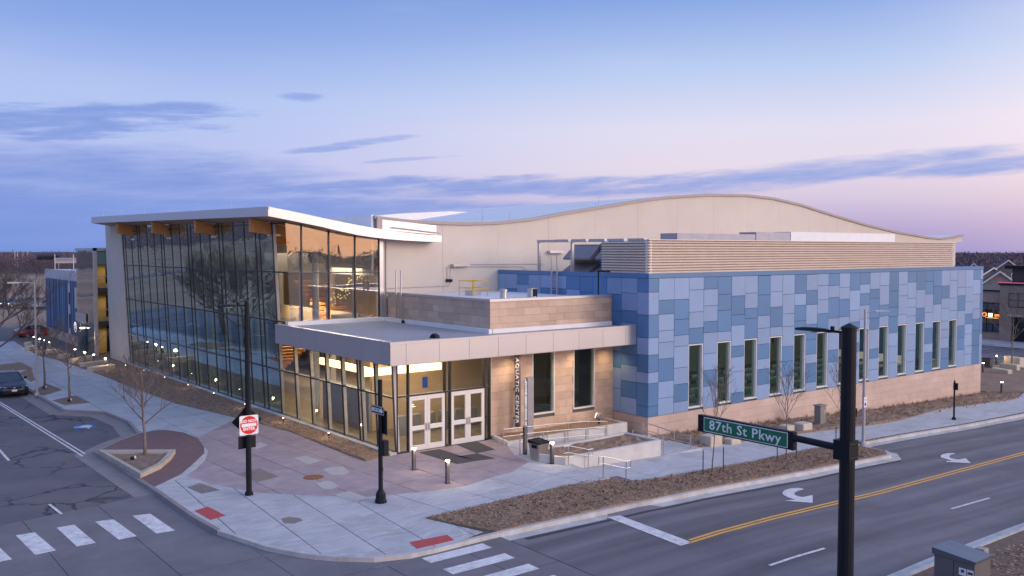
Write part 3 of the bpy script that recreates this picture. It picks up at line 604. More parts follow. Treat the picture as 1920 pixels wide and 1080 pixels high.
# access covers let into the paving
coverm = mat('cover_concrete', (.47, .44, .43), .8, noise=.08); coverd = mat('cover_weathered', (.24, .19, .17), .85, noise=.2, nscale=4); rust = mat('rusty_iron', (.30, .13, .06), .7, .3, noise=.25, nscale=5)
def c5(pts): return [(400 + x / 3.375, 760 + y / 3.375) for x, y in pts]
covers = [(c5([(690, 408), (745, 390), (820, 390), (865, 424), (820, 440), (745, 440)]), coverm, 'pale six sided utility cover on the plaza left of the thin black pole'),
          (c5([(648, 497), (700, 480), (745, 480), (793, 512), (745, 530), (690, 528)]), coverm, 'pale six sided utility cover below the rusty round manhole'),
          (c5([(765, 568), (860, 543), (965, 582), (905, 612)]), coverm, 'pale square cover across the plaza edge beside the thin black pole'),
          (c5([(160, 430), (290, 400), (415, 452), (285, 485)]), coverd, 'brown weathered square cover right of the tall black lamp post'),
          (c5([(508, 335), (585, 318), (680, 350), (600, 374)]), coverm, 'pale square cover on the plaza near the mulch strip'),
          ([(467, 840), (487, 829), (503, 834), (480, 842)], coverm, 'small pale cover just right of the do not enter sign post'),
          ([(352, 914), (375, 906), (413, 919), (378, 926)], coverd, 'brown square cover near the brick ring edge'),
          ([(527, 973), (540, 969.5), (560, 971), (568, 976), (552, 982), (533, 981)], coverd, 'small brown cover in the middle of the pale corner paving')]
for q, m, lab in covers:
    o = sheet('utility_cover', P2(q), flat, .008, .015, m, grid=0); tag(o, lab, 'utility cover', 'utility covers in the plaza')
mc = W(588, 894.8); t = thing('manhole_cover', 'rusty round iron manhole cover in the pink plaza', 'manhole cover', (mc.x, mc.y, 0))
MB().lathe([(.43, -.02), (.43, .008)], 0, 0, 24).build('cover_ring', rust, t, local=True); MB().lathe([(.36, 0), (.36, .013), (.02, .014)], 0, 0, 24).build('cover_lid', rust, t, local=True)
t = thing('entrance_mat', 'dark stepped entrance mat in front of the glass doors', 'doormat', (2, -2, 0))
matm = mat('ribbed_mat', (.075, .07, .078), .95, noise=.15, nscale=12, bump=.4)
for q in ([(785, 849), (824, 843), (893, 865), (857, 870.5)], [(858, 857), (894, 851.5), (928, 861), (893, 865)], [(857, 836), (896, 832), (928, 846), (894, 851)]):
    sheet('mat_section', P2(q), flat, .014, .01, matm, t, grid=0)
# loose mulch chips on the near beds
def chips(name, poly, zf, n, lab, m, s0=.02, s1=.055, z=.06):
    mb = MB(); xs_ = [p[0] for p in poly]; ys_ = [p[1] for p in poly]
    def inside(x, y):
        c = False; j = len(poly) - 1
        for i in range(len(poly)):
            a, b = poly[i], poly[j]
            if (a[1] > y) != (b[1] > y) and x < (b[0] - a[0]) * (y - a[1]) / (b[1] - a[1]) + a[0]: c = not c
            j = i
        return c
    k = 0
    while k < n:
        x = random.uniform(min(xs_), max(xs_)); y = random.uniform(min(ys_), max(ys_))
        if not inside(x, y): continue
        k += 1; a = random.uniform(0, 6.28); l = random.uniform(s0, s1); wd = l * random.uniform(.25, .5); t = random.uniform(-.35, .35); zz = zf(x) + z + random.uniform(-.02, .03)
        c, s_ = math.cos(a), math.sin(a)
        mb.add([(x + c * l - s_ * wd, y + s_ * l + c * wd, zz + t * l), (x - c * l - s_ * wd, y - s_ * l + c * wd, zz - t * l), (x - c * l + s_ * wd, y - s_ * l - c * wd, zz - t * l + .01), (x + c * l + s_ * wd, y + s_ * l - c * wd, zz + t * l + .01)], [(0, 1, 2, 3)], random.choice((0, 0, 1, 2)))
    o = mb.build(name, m); tag(o, lab, 'mulch', None, 'stuff'); return o
chipm = [mat('chip_brown', (.36, .22, .145), .9, noise=.3, nscale=20), mat('chip_tan', (.46, .33, .23), .9, noise=.2), mat('chip_dark', (.13, .085, .06), .9)]
chips('mulch_chips', bedA, g, 26000, 'loose bark chips covering the bed beside the front street', chipm, .012, .042)
chips('mulch_chips', [p for p in bedB if p[1] < 24] + [(-.3, 24)] if False else bedB, flat, 16000, 'loose bark chips covering the strip along the glass wall', chipm)
chips('verge_chips', [(3, -23.2), (30, -22.2), (30, -30), (3, -30)], g, 9000, 'loose bark chips on the verge behind the traffic cabinet', chipm, .03, .07, .02)
chips('soil_clods', bedC, g, 5000, 'dry clods and clippings on the bed below the blue wall', chipm, .03, .09, .09)
# dry grass tufts along the blue wing
mb = MB()
for i in range(240):
    x = random.uniform(15.5, 53); y = random.choice((random.uniform(-3.3, -2.8), random.uniform(-6, -3)))
    for k in range(9):
        a = random.uniform(0, 6.28); h = random.uniform(.1, .34); r = random.uniform(.03, .16); z = g(x) + .05
        mb.add([(x + .02, y, z), (x - .02, y + .02, z), (x + r * math.cos(a), y + r * math.sin(a), z + h)], [(0, 1, 2)])
o = mb.build('dry_grass_tufts', mat('dead_grass', (.30, .19, .11), .9, noise=.3, nscale=5)); tag(o, 'clumps of dead grass on the bed at the foot of the blue wing', 'grass', None, 'stuff')

mb = MB()
for i in range(150):
    t = random.random(); x = -1.5 + 22 * t; y = -12.0 + random.uniform(.2, 1.9)
    for k in range(12):
        a = random.uniform(0, 6.28); h = random.uniform(.05, .14); r = random.uniform(.02, .14); z = g(x) + .05
        mb.add([(x + .015, y, z), (x - .015, y + .015, z), (x + r * math.cos(a), y + r * math.sin(a), z + h)], [(0, 1, 2)])
o = mb.build('dormant_plants', mat('russet_stems', (.19, .11, .08), .9, noise=.3, nscale=5)); tag(o, 'low russet dormant plant clumps dotted over the front mulch bed', 'plants', None, 'stuff')
# ================================================================== MAIN BUILDING
B = thing('aquatic_center', 'large modern aquatic building with blue panel wing, stone lobby, tall glass hall and wavy roof', 'building', (0, 0, 0))
XB = 13.98; YB = -2.69; ZT = 8.2
pitch = 1.225
def cx(i): return XB if i == 0 else 14.76 + (i - 1) * pitch
# ---- blue wing, front
wallb = mat('panel_backing', (.05, .08, .14), .8)
b = MB(); b.box(XB + .05, 51.9, YB + .06, YB + .3, 4.22, ZT - .02); b.box(XB + .05, 51.9, YB + .06, YB + .3, .5, .62)
wins = [3 + 2 * k for k in range(13)]
for i in range(0, 31):
    if i not in wins: b.box(cx(i) + (.05 if i == 0 else 0), min(51.9, cx(i + 1)), YB + .061, YB + .3, .62, 4.22)
b.box(51.5, 51.9, YB + .061, YB + .3, .62, 4.22)
bw = b.build('blue_wall', wallb, B)
b = MB(); b.box(XB - .01, 51.97, YB - .012, YB + .08, ZT - .21, ZT + .03); cap = b.build('parapet_cap', bdark, B)
b = MB(); b.box(XB - .012, 13.985 + .06, YB + .09, 10.76, ZT - .21, ZT + .03); b.build('parapet_cap', bdark, B)
b = MB(); b.box(51.9, 51.97, YB + .1, 10.76, .5, ZT + .03); b.build('end_wall', bdark, B)
def yfrac(seq, y0, y1): return [(c, (y - y0) / (y1 - y0)) for c, y in seq]
def colseq(txt, y0, y1):
    out = []
    for tok in txt.split():
        c, r = tok[0], tok[1:]; a, bq = r.split('-'); out.append((c, (float(a) - y0) / (y1 - y0), (float(bq) - y0) / (y1 - y0)))
    return out
traced = {0: ('D135-222 L222-367 D367-512 L512-622 D622-733 L733-803 D803-950 D950-1018', 135, 1018),
 1: ('L133-273 D273-363 L363-468 L468-543 L543-648 D648-793 L793-900 L900-1010', 133, 1010),
 2: ('L130-268 D268-395 D395-497 L497-568 L568-705 L705-810 D810-922 L922-990', 130, 992),
 3: ('L130-210 L210-350 L350-452 D452-557', 130, 975),
 4: ('D130-207 L207-312 L312-412 D412-482 L482-615 L615-720 D720-822 L822-960', 130, 960),
 5: ('D125-237 D237-338 D338-472 L472-543', 125, 940),
 6: ('L123-248 D248-368 D368-433 L433-565 D565-635 L635-728 L728-863 D863-930', 123, 930),
 7: ('L123-232 L232-327 D327-390 D390-520', 123, 912),
 8: ('D120-240 D240-370 L370-450 L450-550 D550-643 L643-708 D708-805 L805-897', 118, 897),
 9: ('L115-220 L220-315 D315-440 L440-510', 115, 882),
 10: ('L113-235 L235-357 L357-437 L437-562 D562-655 D655-748 L748-868', 113, 868),
 11: ('D110-230 L230-303 D303-400 D400-492', 110, 853),
 12: ('L112-212 D212-300 L300-423 D423-518 D518-610 L610-667 D667-787 L787-842', 110, 842),
 13: ('L107-180 L180-268 L268-355 D355-488', 107, 828)}
ztop, zbot = ZT - .22, .5
rg = random.Random(21)
def place_col(i, x0, x1, plane, seq, zlow):
    for c, a, bb in seq:
        z1 = ztop - a * (ztop - zbot); z0 = ztop - bb * (ztop - zbot)
        if abs(bb - 1) < .04 and zlow <= zbot: z0 = zbot
        if z0 < zlow: z0 = zlow
        if z1 - z0 < .1: continue
        d = rg.uniform(0, .012); m = bdark if c == 'D' else blight
        if plane == 'F': piece('panel', m, bw, x0 + .012, x1 - .012, YB - d, YB + .055, z0 + .012, z1 - .012)
        else: piece('panel', m, sw, XB - d, XB + .055, x0 + .012, x1 - .012, z0 + .012, z1 - .012)
def rndseq(h0=1.0):
    out = []; t = 0; last = None
    while t < .999:
        h = rg.choice((.085, .105, .125, .155, .18)); e = min(1, t + h)
        if 1 - e < .07: e = 1
        p = .42 if last != 'D' else .30
        c = 'D' if rg.random() < p else 'L'; out.append((c, t, e)); last = c; t = e
    return out
for i in range(0, 31):
    zl = 4.24 if i in wins else zbot
    seq = colseq(*traced[i]) if i in traced else rndseq()
    place_col(i, cx(i), cx(i + 1), 'F', seq, zl)
place_col(31, cx(31), 51.95, 'F', rndseq(), zbot)
# windows
for k in wins:
    x0, x1 = cx(k), cx(k + 1)
    b = MB(); b.box(x0 + .0, x0 + .05, YB + .02, YB + .3, .60, 4.22); b.box(x0 + .05, x1 - .0, YB + .0, YB + .3, .62, .70); b.box(x0 + .05, x1, YB + .02, YB + .3, 4.16, 4.22)
    b.box(x1 - .11, x1 - .05, YB - .01, YB + .3, .70, 4.16)
    f = b.build('window', doorm, B)
    MB().box(x1 - .045, x1 + .0, YB - .02, YB + .2, .72, 4.15).build('reveal', bdark, f)
    MB().box(x0 + .05, x1 - .11, YB + .16, YB + .17, .70, 4.16).build('pane', glassW, f)
# ---- blue wing, side
b = MB(); b.box(XB + .06, XB + .3, YB + .31, 10.75, 5.0, ZT - .03); b.box(XB + .06, XB + .3, YB + .31, .3, .5, 5.0); sw = b.build('blue_side_wall', wallb, B)
edges = [10.77, 9.98, 8.76, 7.57, 6.4, 5.2, 3.99, 2.8, 1.67, .53, -.62, -1.84, -2.69]
for j in range(len(edges) - 1):
    y1, y0 = edges[j], edges[j + 1]
    if j == 11: seq = colseq(*traced[0]); zl = zbot
    elif j == 10: seq = colseq('L0-110 L110-240 D240-330 L330-470 D470-560 D560-640 L640-760 D760-880 L880-1000', 0, 1000); zl = zbot
    else: seq = rndseq(); zl = 5.2 if y0 > .3 else zbot
    place_col(j, y0, y1, 'S', seq, zl)
# ---- stone base of the wing
sb = MB().box(XB + .06, 51.9, YB + .06, YB + .3, -2.9, .5).box(XB + .06, XB + .3, YB + .31, .0, -1.2, .5).build('stone_base', joint, B)
z = .49
for r in range(7):
    zb = z - .45; x = XB + .02; nxt = rg.uniform(.8, 1.6) if r % 2 else 1.6; y0 = .0
    while x < 51.92:
        w_ = 1.6 if x > 20 else 1.6; x2 = min(51.92, x + nxt); nxt = 1.6
        if g(min(x2, 51)) - .35 < z and x2 - x > .05: piece('stone_block', stone2, sb, x + .004, x2 - .004, YB + .015 - rg.uniform(0, .003), YB + .06, zb + .004, z - .004)
        x = x2
    if z > -.8:
        for (a, bq) in ((YB + .016, -1.6), (-1.6, 0)): piece('stone_block', stone2, sb, XB + .02, XB + .06, a + .004, bq - .004, zb + .004, z - .004)
    z = zb
# ---- louvre screen over the wing
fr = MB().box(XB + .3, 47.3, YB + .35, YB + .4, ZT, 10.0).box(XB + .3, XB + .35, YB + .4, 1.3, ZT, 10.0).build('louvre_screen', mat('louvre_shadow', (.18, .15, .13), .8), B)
ns_ = 12; ph = (10.03 - ZT - .03) / ns_
for k in range(ns_):
    z0 = ZT + .03 + k * ph
    pf = [(YB + .30, z0), (YB + .06, z0 + .01), (YB + .04, z0 + .05), (YB + .22, z0 + ph * .93), (YB + .30, z0 + ph)]
    MB().prismX(pf, XB + .04, 47.4).build('slat', louv, fr)
    pf = [(XB + .30, z0), (XB + .06, z0 + .01), (XB + .04, z0 + .05), (XB + .22, z0 + ph * .93), (XB + .30, z0 + ph)]
    MB().prismY(pf, YB + .08, 1.05).build('slat', louv, fr)
MB().box(XB + .02, 47.45, YB + .02, YB + .34, 10.03, 10.08).build('screen_cap', louv, fr)
for q in range(5): MB().box(XB + .1, XB + .3, YB + .45 + q * 1.55, YB + 1.7 + q * 1.55, 10.0, 10.14).build('top_rail', galv, fr)
MB().box(XB + .3, 51.9, YB + .3, 10.78, ZT - .35, ZT - .2).build('wing_roof', whitem, B)
# ---- tall precast wall with the wave roof line
prof = [(4.95, 11.36), (7.01, 11.18), (8.91, 11.12), (11.31, 11.10), (13.84, 11.2), (16.96, 11.51), (19.61, 11.96), (23.08, 12.47), (27.12, 13.09), (30.59, 13.49), (34.92, 13.81), (39.61, 13.94), (43.2, 13.8), (47.01, 13.40), (51.91, 12.62), (57.21, 11.85), (62.94, 11.2), (66.5, 10.93), (69, 10.72), (72, 10.62), (74.5, 10.78), (76.4, 11.0)]
def pz(x):
    for (a, za), (c, zc) in zip(prof, prof[1:]):
        if x <= c:
            t = max(0, (x - a) / (c - a)); return za + (zc - za) * t
    return prof[-1][1]
YW = 10.8
pw = MB().box(5.4, 72.0, YW + .12, YW + .3, -2.5, 10.3).build('precast_wall', mat('sealant', (.36, .32, .29), .9), B)
x = 5.4; 
while x < 76.3:
    x2 = min(76.35, x + 4.3); n = 8; top = [(x + .006 + (x2 - x - .012) * t / n) for t in range(n + 1)]
    poly = [(x + .006, 4.9 if x < 51 else -2.4), (x2 - .006, 4.9 if x < 51 else -2.4)] + [(q, pz(q)) for q in reversed(top)]
    if x2 > 72: poly = [(x + .012, 10.25)] + [(x2 - .012, 10.45 if x2 > 75 else 10.25)] + [(q, pz(q)) for q in reversed(top)]
    MB().prismY(poly, YW + rg.uniform(0, .004), YW + .12).build('precast_panel', beige, pw); x = x2
xs_ = [4.85 + (76.6 - 4.85) * i / 110 for i in range(111)]
edge = mat('roof_edge_metal', (.36, .32, .32), .5, noise=.05)
b = MB()
poly = [(q, pz(q) - .02) for q in xs_] + [(q, pz(q) + .21) for q in reversed(xs_)]
for i in range(110):
    a, c = xs_[i], xs_[i + 1]
    b.hexa([(a, YW - .13, pz(a) - .02), (c, YW - .13, pz(c) - .02), (c, YW + .2, pz(c) - .02), (a, YW + .2, pz(a) - .02), (a, YW - .13, pz(a) + .17), (c, YW - .13, pz(c) + .17), (c, YW + .2, pz(c) + .17), (a, YW + .2, pz(a) + .17)])
b.build('roof_edge', edge, B)
b = MB()
for i in range(110):
    a, c = xs_[i], xs_[i + 1]
    b.quad((a, YW + .2, pz(a) + .15), (c, YW + .2, pz(c) + .15), (c, 62, pz(c) + .15), (a, 62, pz(a) + .15)); b.quad((a, 62, pz(a) - .3), (c, 62, pz(c) - .3), (c, YW + .31, pz(c) - .3), (a, YW + .31, pz(a) - .3))
b.build('hall_roof', whitem, B)
MB().box(4.70, 4.84, 10.82, 62, 8, 11.58).build('hall_side_wall', whitem, B)
MB().box(4.86, 5.4, 10.93, 11.3, 9, 11.5).build('hall_corner', beige, B)
b = MB(); ap = [(6, 11.0), (9, 11.45), (13, 12.05), (18, 12.6), (23, 12.92), (28, 12.9), (33, 12.6), (38, 12.0)]
b.prismY(ap + [(38, 10.4), (6, 10.4)], 30, 48); b.build('upper_roof', whitem, B)
MB().box(51.5, 75.8, 11.2, 60, -2.6, 10.3).build('hall_volume', beige, B)
MB().box(12, 51.5, 60, 60.3, -2.6, 10.3).build('rear_wall', beige, B)
# ---- stone penthouse
PX, PY = 5.53, .13
ph_ = MB().box(PX + .06, XB + .1, PY + .06, 10.4, 5.2, 6.55).box(PX + .06, XB + .1, PY + .06, PY + .3, 6.551, 6.89).box(PX + .06, PX + .3, PY + .301, 10.4, 6.551, 6.89).build('penthouse', joint, B)
for r in range(4):
    z0 = 5.40 + r * .375; x = PX; first = .55 if r % 2 else 1.1
    while x < XB - .02:
        x2 = min(XB - .01, x + first); first = 1.1
        piece('stone_block', stone, ph_, x + .004, x2 - .004, PY + rg.uniform(-.004, .002), PY + .06, z0 + .004, z0 + .371); x = x2
    y = PY + .062; first = .5 if r % 2 else 1.05
    while y < 10.38:
        y2 = min(10.39, y + first); first = 1.05
        piece('stone_block', stone, ph_, PX + rg.uniform(-.004, .002), PX + .06, y + .004, y2 - .004, z0 + .004, z0 + .371); y = y2
MB().box(PX - .05, XB - .02, PY - .05, PY + .33, 6.9, 7.03).box(PX - .05, PX + .33, PY + .331, 10.45, 6.9, 7.03).build('coping', fasc, ph_)
MB().box(PX + .331, XB, PY + .331, 10.78, 6.6, 6.84).build('penthouse_roof', whitem, ph_)
# ---- canopy roof over the lobby
CX, CY = -1.33, -1.81
cn = MB().box(CX + .06, XB - .02, CY + .06, 10.72, 4.42, 5.24).build('canopy', beige, B)
fx = [CX, -.52, 1.23, 2.9, 4.6, 6.3, 8.05, 9.78, 11.48, 13.13, XB - .02]
for a, c in zip(fx, fx[1:]): piece('fascia_panel', fasc, cn, a + .008, c - .008, CY, CY + .05, 4.41, 5.33)
fy = [CY + .052, -1.0, .75, 2.35, 4.0, 5.65, 7.3, 9.0, 10.78]
for a, c in zip(fy, fy[1:]): piece('fascia_panel', fasc, cn, CX, CX + .05, a + .006, c - .006, 4.41, 5.33)
MB().box(CX - .012, XB - .02, CY - .012, CY + .26, 5.335, 5.44).box(CX - .012, CX + .26, CY + .261, 10.78, 5.335, 5.44).build('coping', fasc, cn)
MB().box(CX + .262, XB - .02, CY + .262, 10.74, 5.24, 5.33).build('roof_membrane', roofm, cn)
MB().box(CX + .02, XB - .02, CY + .02, 10.74, 4.385, 4.41).build('soffit', mat('pale_soffit', (.55, .48, .38), .7), cn)
MB().box(PX - .02, XB - .25, PY - .28, PY - .07, 5.33, 5.55).box(PX - .28, PX - .07, PY - .28, 10.5, 5.33, 5.55).box(-.8, PX - .281, 10.25, 10.62, 5.33, 5.55).build('roof_upstand', whitem, cn)
# ---- lobby stone wall with two windows
lw = MB().box(5.5, 8.15, .07, .3, -.6, 4.38).box(9.68, 11.0, .071, .3, -.6, 4.38).box(12.57, XB, .072, .3, -.6, 4.38).box(8.15, 9.68, .073, .3, -.6, .88).box(11.0, 12.57, .073, .3, -.6, .88).box(8.15, 9.68, .074, .3, 4.16, 4.38).box(11.0, 12.57, .074, .3, 4.16, 4.38).build('lobby_wall', joint, B)
holes = [(8.15, 9.68, .88, 4.16), (11.0, 12.57, .88, 4.16)]
for r in range(11):
    z0 = -.12 + r * .41; z1 = min(4.38, z0 + .41); xs2 = [5.46]; st = .45 if r % 2 else .9
    while xs2[-1] < XB - .02: xs2.append(min(XB - .01, xs2[-1] + st)); st = .92
    for a, c in zip(xs2, xs2[1:]):
        segs = [(a, c)]
        for (h0, h1, hz0, hz1) in holes:
            if z0 < hz1 - .05 and z1 > hz0 + .05:
                ns3_ = []
                for (p, q) in segs:
                    if q <= h0 or p >= h1: ns3_.append((p, q)); continue
                    if p < h0: ns3_.append((p, h0))
                    if q > h1: ns3_.append((h1, q))
                segs = ns3_
        for p, q in segs:
            if q - p > .06: piece('stone_block', stone, lw, p + .004, q - .004, rg.uniform(-.003, .002), .07, z0 + .004, z1 - .004)
for (h0, h1, hz0, hz1) in holes:
    b = MB(); b.box(h0, h0 + .06, -.02, .25, hz0, hz1); b.box(h1 - .06, h1, -.02, .25, hz0, hz1); b.box(h0 + .06, h1 - .06, -.021, .25, hz0, hz0 + .07); b.box(h0 + .06, h1 - .06, -.021, .25, hz1 - .05, hz1)
    f = b.build('window', doorm, B); MB().box(h0 + .06, h1 - .06, .1, .11, hz0 + .07, hz1 - .05).build('pane', glassW, f)
# ---- glazed entrance front
en = MB()
for xx in (0.04, .66, 2.72, 3.02, 5.08, 5.40): en.box(xx - .035, xx + .035, -.06, .12, 0, 4.39)
en.box(0.04, 5.4, -.05, .1, 2.62, 2.70); en.box(.04, 5.4, -.05, .1, 4.34, 4.388); en.box(.075, .625, -.05, .1, .0, .07); en.box(2.755, 2.985, -.05, .1, .0, .07); en.box(5.115, 5.365, -.05, .1, 0, .07)
en = en.build('entrance_front', darkmul, B)
for (a, c) in ((.075, .625), (2.755, 2.985), (5.115, 5.365)):
    MB().box(a, c, .02, .03, .07, 2.62).build('pane', glassD, en)
for (a, c) in ((.075, .625), (.695, 2.685), (2.755, 2.985), (3.055, 5.045), (5.115, 5.365)):
    MB().box(a, c, .02, .03, 2.70, 4.34).build('pane', glassD, en)
MB().box(5.44, 5.5, -.03, .2, 0, 4.38).build('end_trim', fasc, en)
def door(x0, x1, hinge_left):
    z1 = 2.61
    b = MB(); b.box(x0, x0 + .15, -.05, .03, .02, z1); b.box(x1 - .15, x1, -.05, .03, .02, z1); b.box(x0 + .15, x1 - .15, -.05, .03, .02, .26); b.box(x0 + .15, x1 - .15, -.05, .03, .98, 1.18); b.box(x0 + .15, x1 - .15, -.05, .03, z1 - .2, z1)
    d = b.build('door', doorm, B)
    MB().box(x0 + .15, x1 - .15, -.01, .0, .26, .98).build('pane', glassD, d); MB().box(x0 + .15, x1 - .15, -.01, .0, 1.18, z1 - .2).build('pane', glassD, d)
    hx = x1 - .07 if hinge_left else x0 + .07
    MB().tube([(hx, -.05, .95), (hx, -.11, .95), (hx, -.11, 1.25), (hx, -.05, 1.25)], .014, 6).box(hx - .03, hx + .03, -.065, -.05, .9, 1.3).build('handle', steel, d)
for a in (.70, 3.06): door(a, a + .985, True); door(a + .995, a + 1.98, False)
# ---- left curtain wall (canted outwards)
CANT = .045; SK = .0158
def fxp(y, z): return -.02 - SK * y - CANT * z
def zroof(X, Y):   # underside of the glass hall roof
    t = [(-3.2, 11.5), (-1.99, 11.31), (.3, 10.94), (2.9, 10.42), (4.69, 10.2), (6.4, 10.08), (8.96, 9.99)]
    for (a, za), (c, zc) in zip(t, t[1:]):
        if X <= c: break
    return za + (zc - za) * (X - a) / (c - a) + max(0, (Y - 9.8)) * .012
cw = MB(); cw.box(-.10, .0, -.02, .02, .0, .05)
ys_l = [0.0, 1.66, 3.05, 3.36, 5.0, 6.75, 8.61, 10.53]
ys_h = [10.8]
k = 0; y = 10.8
while y < 42:
    for st in (1.75, 1.82, .62, 1.66): 
        y += st; ys_h.append(y)
        if y > 41.2: break
ys_h = [q for q in ys_h if q < 41.9] + [42.5]
YA = ys_l[:-1] + ys_h[1:] if False else ys_l + ys_h[1:]
cwo = cw.build('glass_wall', darkmul, B)
def mullion(y, z0, z1):
    x0, x1 = fxp(y, z0), fxp(y, z1); d = .03
    MB().hexa([(x0 - .03, y - d, z0), (x0 + .03, y - d, z0), (x0 + .03, y + d, z0), (x0 - .03, y + d, z0), (x1 - .03, y - d, z1), (x1 + .03, y - d, z1), (x1 + .03, y + d, z1), (x1 - .03, y + d, z1)]).build('mullion', darkmul, cwo)
    MB().hexa([(x0 + .031, y - .04, z0), (x0 + .20, y - .04, z0), (x0 + .20, y + .05, z0), (x0 + .031, y + .05, z0), (x1 + .031, y - .04, z1), (x1 + .20, y - .04, z1), (x1 + .20, y + .05, z1), (x1 + .031, y + .05, z1)]).build('fin', greyfin, cwo)
for y in YA:
    mullion(y, .04, 4.38 if y < 10.7 else zroof(fxp(y, 11.1), y))
def transom(ya, yb, z):
    a, c = fxp(ya, z), fxp(yb, z)
    MB().hexa([(a - .075, ya, z - .035), (a + .12, ya, z - .035), (c + .12, yb, z - .035), (c - .075, yb, z - .035), (a - .075, ya, z + .035), (a + .12, ya, z + .035), (c + .12, yb, z + .035), (c - .075, yb, z + .035)]).build('transom', darkmul, cwo)
transom(0, 42.5, .07); transom(0, 42.5, 2.64); transom(0, 10.79, 4.34); transom(10.8, 42.5, 5.45); transom(10.8, 42.5, 8.26); transom(10.8, 42.5, 11.0)
def pane(y0, y1, z0, z1):
    n = 1; pts = [(fxp(y0, z0), y0, z0), (fxp(y1, z0), y1, z0), (fxp(y1, z1), y1, z1), (fxp(y0, z1), y0, z1)]
    b = MB(); b.hexa([pts[0], pts[1], (pts[1][0] + .02, pts[1][1], z0), (pts[0][0] + .02, pts[0][1], z0), pts[3], pts[2], (pts[2][0] + .02, pts[2][1], z1), (pts[3][0] + .02, pts[3][1], z1)]); 
    return b.build('pane', glassB if y0 < 10.6 else glassL, cwo)
for a, c in zip(YA, YA[1:]):
    if c - a < .35: c2 = c
    lv = [.1, 2.61] 
    zz = [(.1, 2.60), (2.68, 4.31)] if a < 10.7 else [(.1, 2.60), (2.68, 5.41), (5.49, 8.22), (8.30, 11.0 if True else 0)]
    for z0, z1 in zz:
        if z0 == 8.30: z1 = min(zroof(fxp(a, 11.0), a), 11.4)
        pane(a + .036, c - .036, z0, z1)
# front upper glass
fu = MB(); fu.box(-.3, 5.2, 10.74, 10.8, 5.36, 5.42)
fu = fu.build('front_glass', darkmul, B)
fxm = [onY(u, 500, 10.8).x for u in (564.5, 615.5, 664.5)]
fe = [fxp(10.8, 8)] + fxm + [5.15]
for i, xx in enumerate(fe):
    z1 = zroof(xx, 10.8) + .1
    if i == 0: continue
    MB().box(xx - .035, xx + .035, 10.68, 10.80, 5.42, z1).build('mullion', darkmul, fu)
    MB().box(xx - .04, xx + .05, 10.81, 11.05, 5.42, z1).build('fin', greyfin, fu)
MB().box(fxp(10.8, 8.2), 5.15, 10.69, 10.795, 8.18, 8.25).build('transom', darkmul, fu); MB().box(fxp(10.8, 5.5), 5.15, 10.69, 10.795, 5.42, 5.50).build('transom', darkmul, fu)
for i in range(4):
    for (z0, z1) in ((5.5, 8.18), (8.25, 0)):
        a, c = fe[i], fe[i + 1] - .035; b = MB(); a0 = fxp(10.8, z0) if i == 0 else a + .035
        if z1: za = zc = z1
        else: za, zc = zroof(a, 10.8) + .05, zroof(c, 10.8) + .05
        a1 = fxp(10.8, za) if i == 0 else a + .035
        b.hexa([(a0, 10.74, z0), (c, 10.74, z0), (c, 10.76, z0), (a0, 10.76, z0), (a1, 10.74, za), (c, 10.74, zc), (c, 10.76, zc), (a1, 10.76, za)]); b.build('pane', glassU, fu)
MB().box(5.16, 5.4, 10.66, 11.1, 5.3, 10.35).build('end_column', fasc, fu)
# far end pylon wall of precast
b = MB(); Xo = -.02 - SK * 42.5
b.hexa([(Xo - .12, 42.54, -.1), (Xo + .9, 42.54, -.1), (Xo + .75, 48.3, -.1), (Xo - .22, 48.3, -.1), (Xo - .62, 42.54, 11.8), (Xo + .3, 42.54, 11.8), (Xo + .3, 48.3, 11.8), (Xo - .45, 48.3, 11.8)]); b.build('end_pylon', beige, B)
# ---- roof plate over the glass hall
tp = [(-1.99, 11.81), (-.9, 11.64), (-.32, 11.54), (.9, 11.32), (2.24, 11.09), (3.3, 10.92), (4.27, 10.78), (5.3, 10.65), (6.41, 10.54), (7.7, 10.44), (8.96, 10.38)]
bp = [(-1.99, 11.31), (-.9, 11.13), (-.32, 11.03), (.9, 10.82), (2.24, 10.55), (3.3, 10.36), (4.27, 10.24), (5.3, 10.14), (6.41, 10.07), (7.7, 10.02), (8.96, 9.99)]
def rp(x, z, Y): return (x - SK * (Y - 9.8), Y, z + (Y - 9.8) * .0135)
def strip(nm, A, Bp, Y0, Y1, m, par):
    b = MB()
    for i in range(len(A) - 1):
        b.hexa([rp(*Bp[i], Y0), rp(*Bp[i + 1], Y0), rp(*Bp[i + 1], Y1), rp(*Bp[i], Y1), rp(*A[i], Y0), rp(*A[i + 1], Y0), rp(*A[i + 1], Y1), rp(*A[i], Y1)])
    return b.build(nm, m, par)
rf = strip('glass_hall_roof', tp, [(x, z + .04) for x, z in bp], 9.9, 46.6, whitem, B)
strip('roof_fascia', tp, bp, 9.80, 9.895, fasc, rf)
b = MB(); b.hexa([rp(-2.06, 11.31, 9.8), rp(-1.995, 11.31, 9.8), rp(-1.995, 11.31, 46.6), rp(-2.06, 11.31, 46.6), rp(-2.06, 11.83, 9.8), rp(-1.995, 11.83, 9.8), rp(-1.995, 11.83, 46.6), rp(-2.06, 11.83, 46.6)]); b.build('roof_fascia', fasc, rf)
strip('timber_soffit', [(x, z + .035) for x, z in bp], [(x, z - .005) for x, z in bp], 9.92, 46.5, soffm, rf)
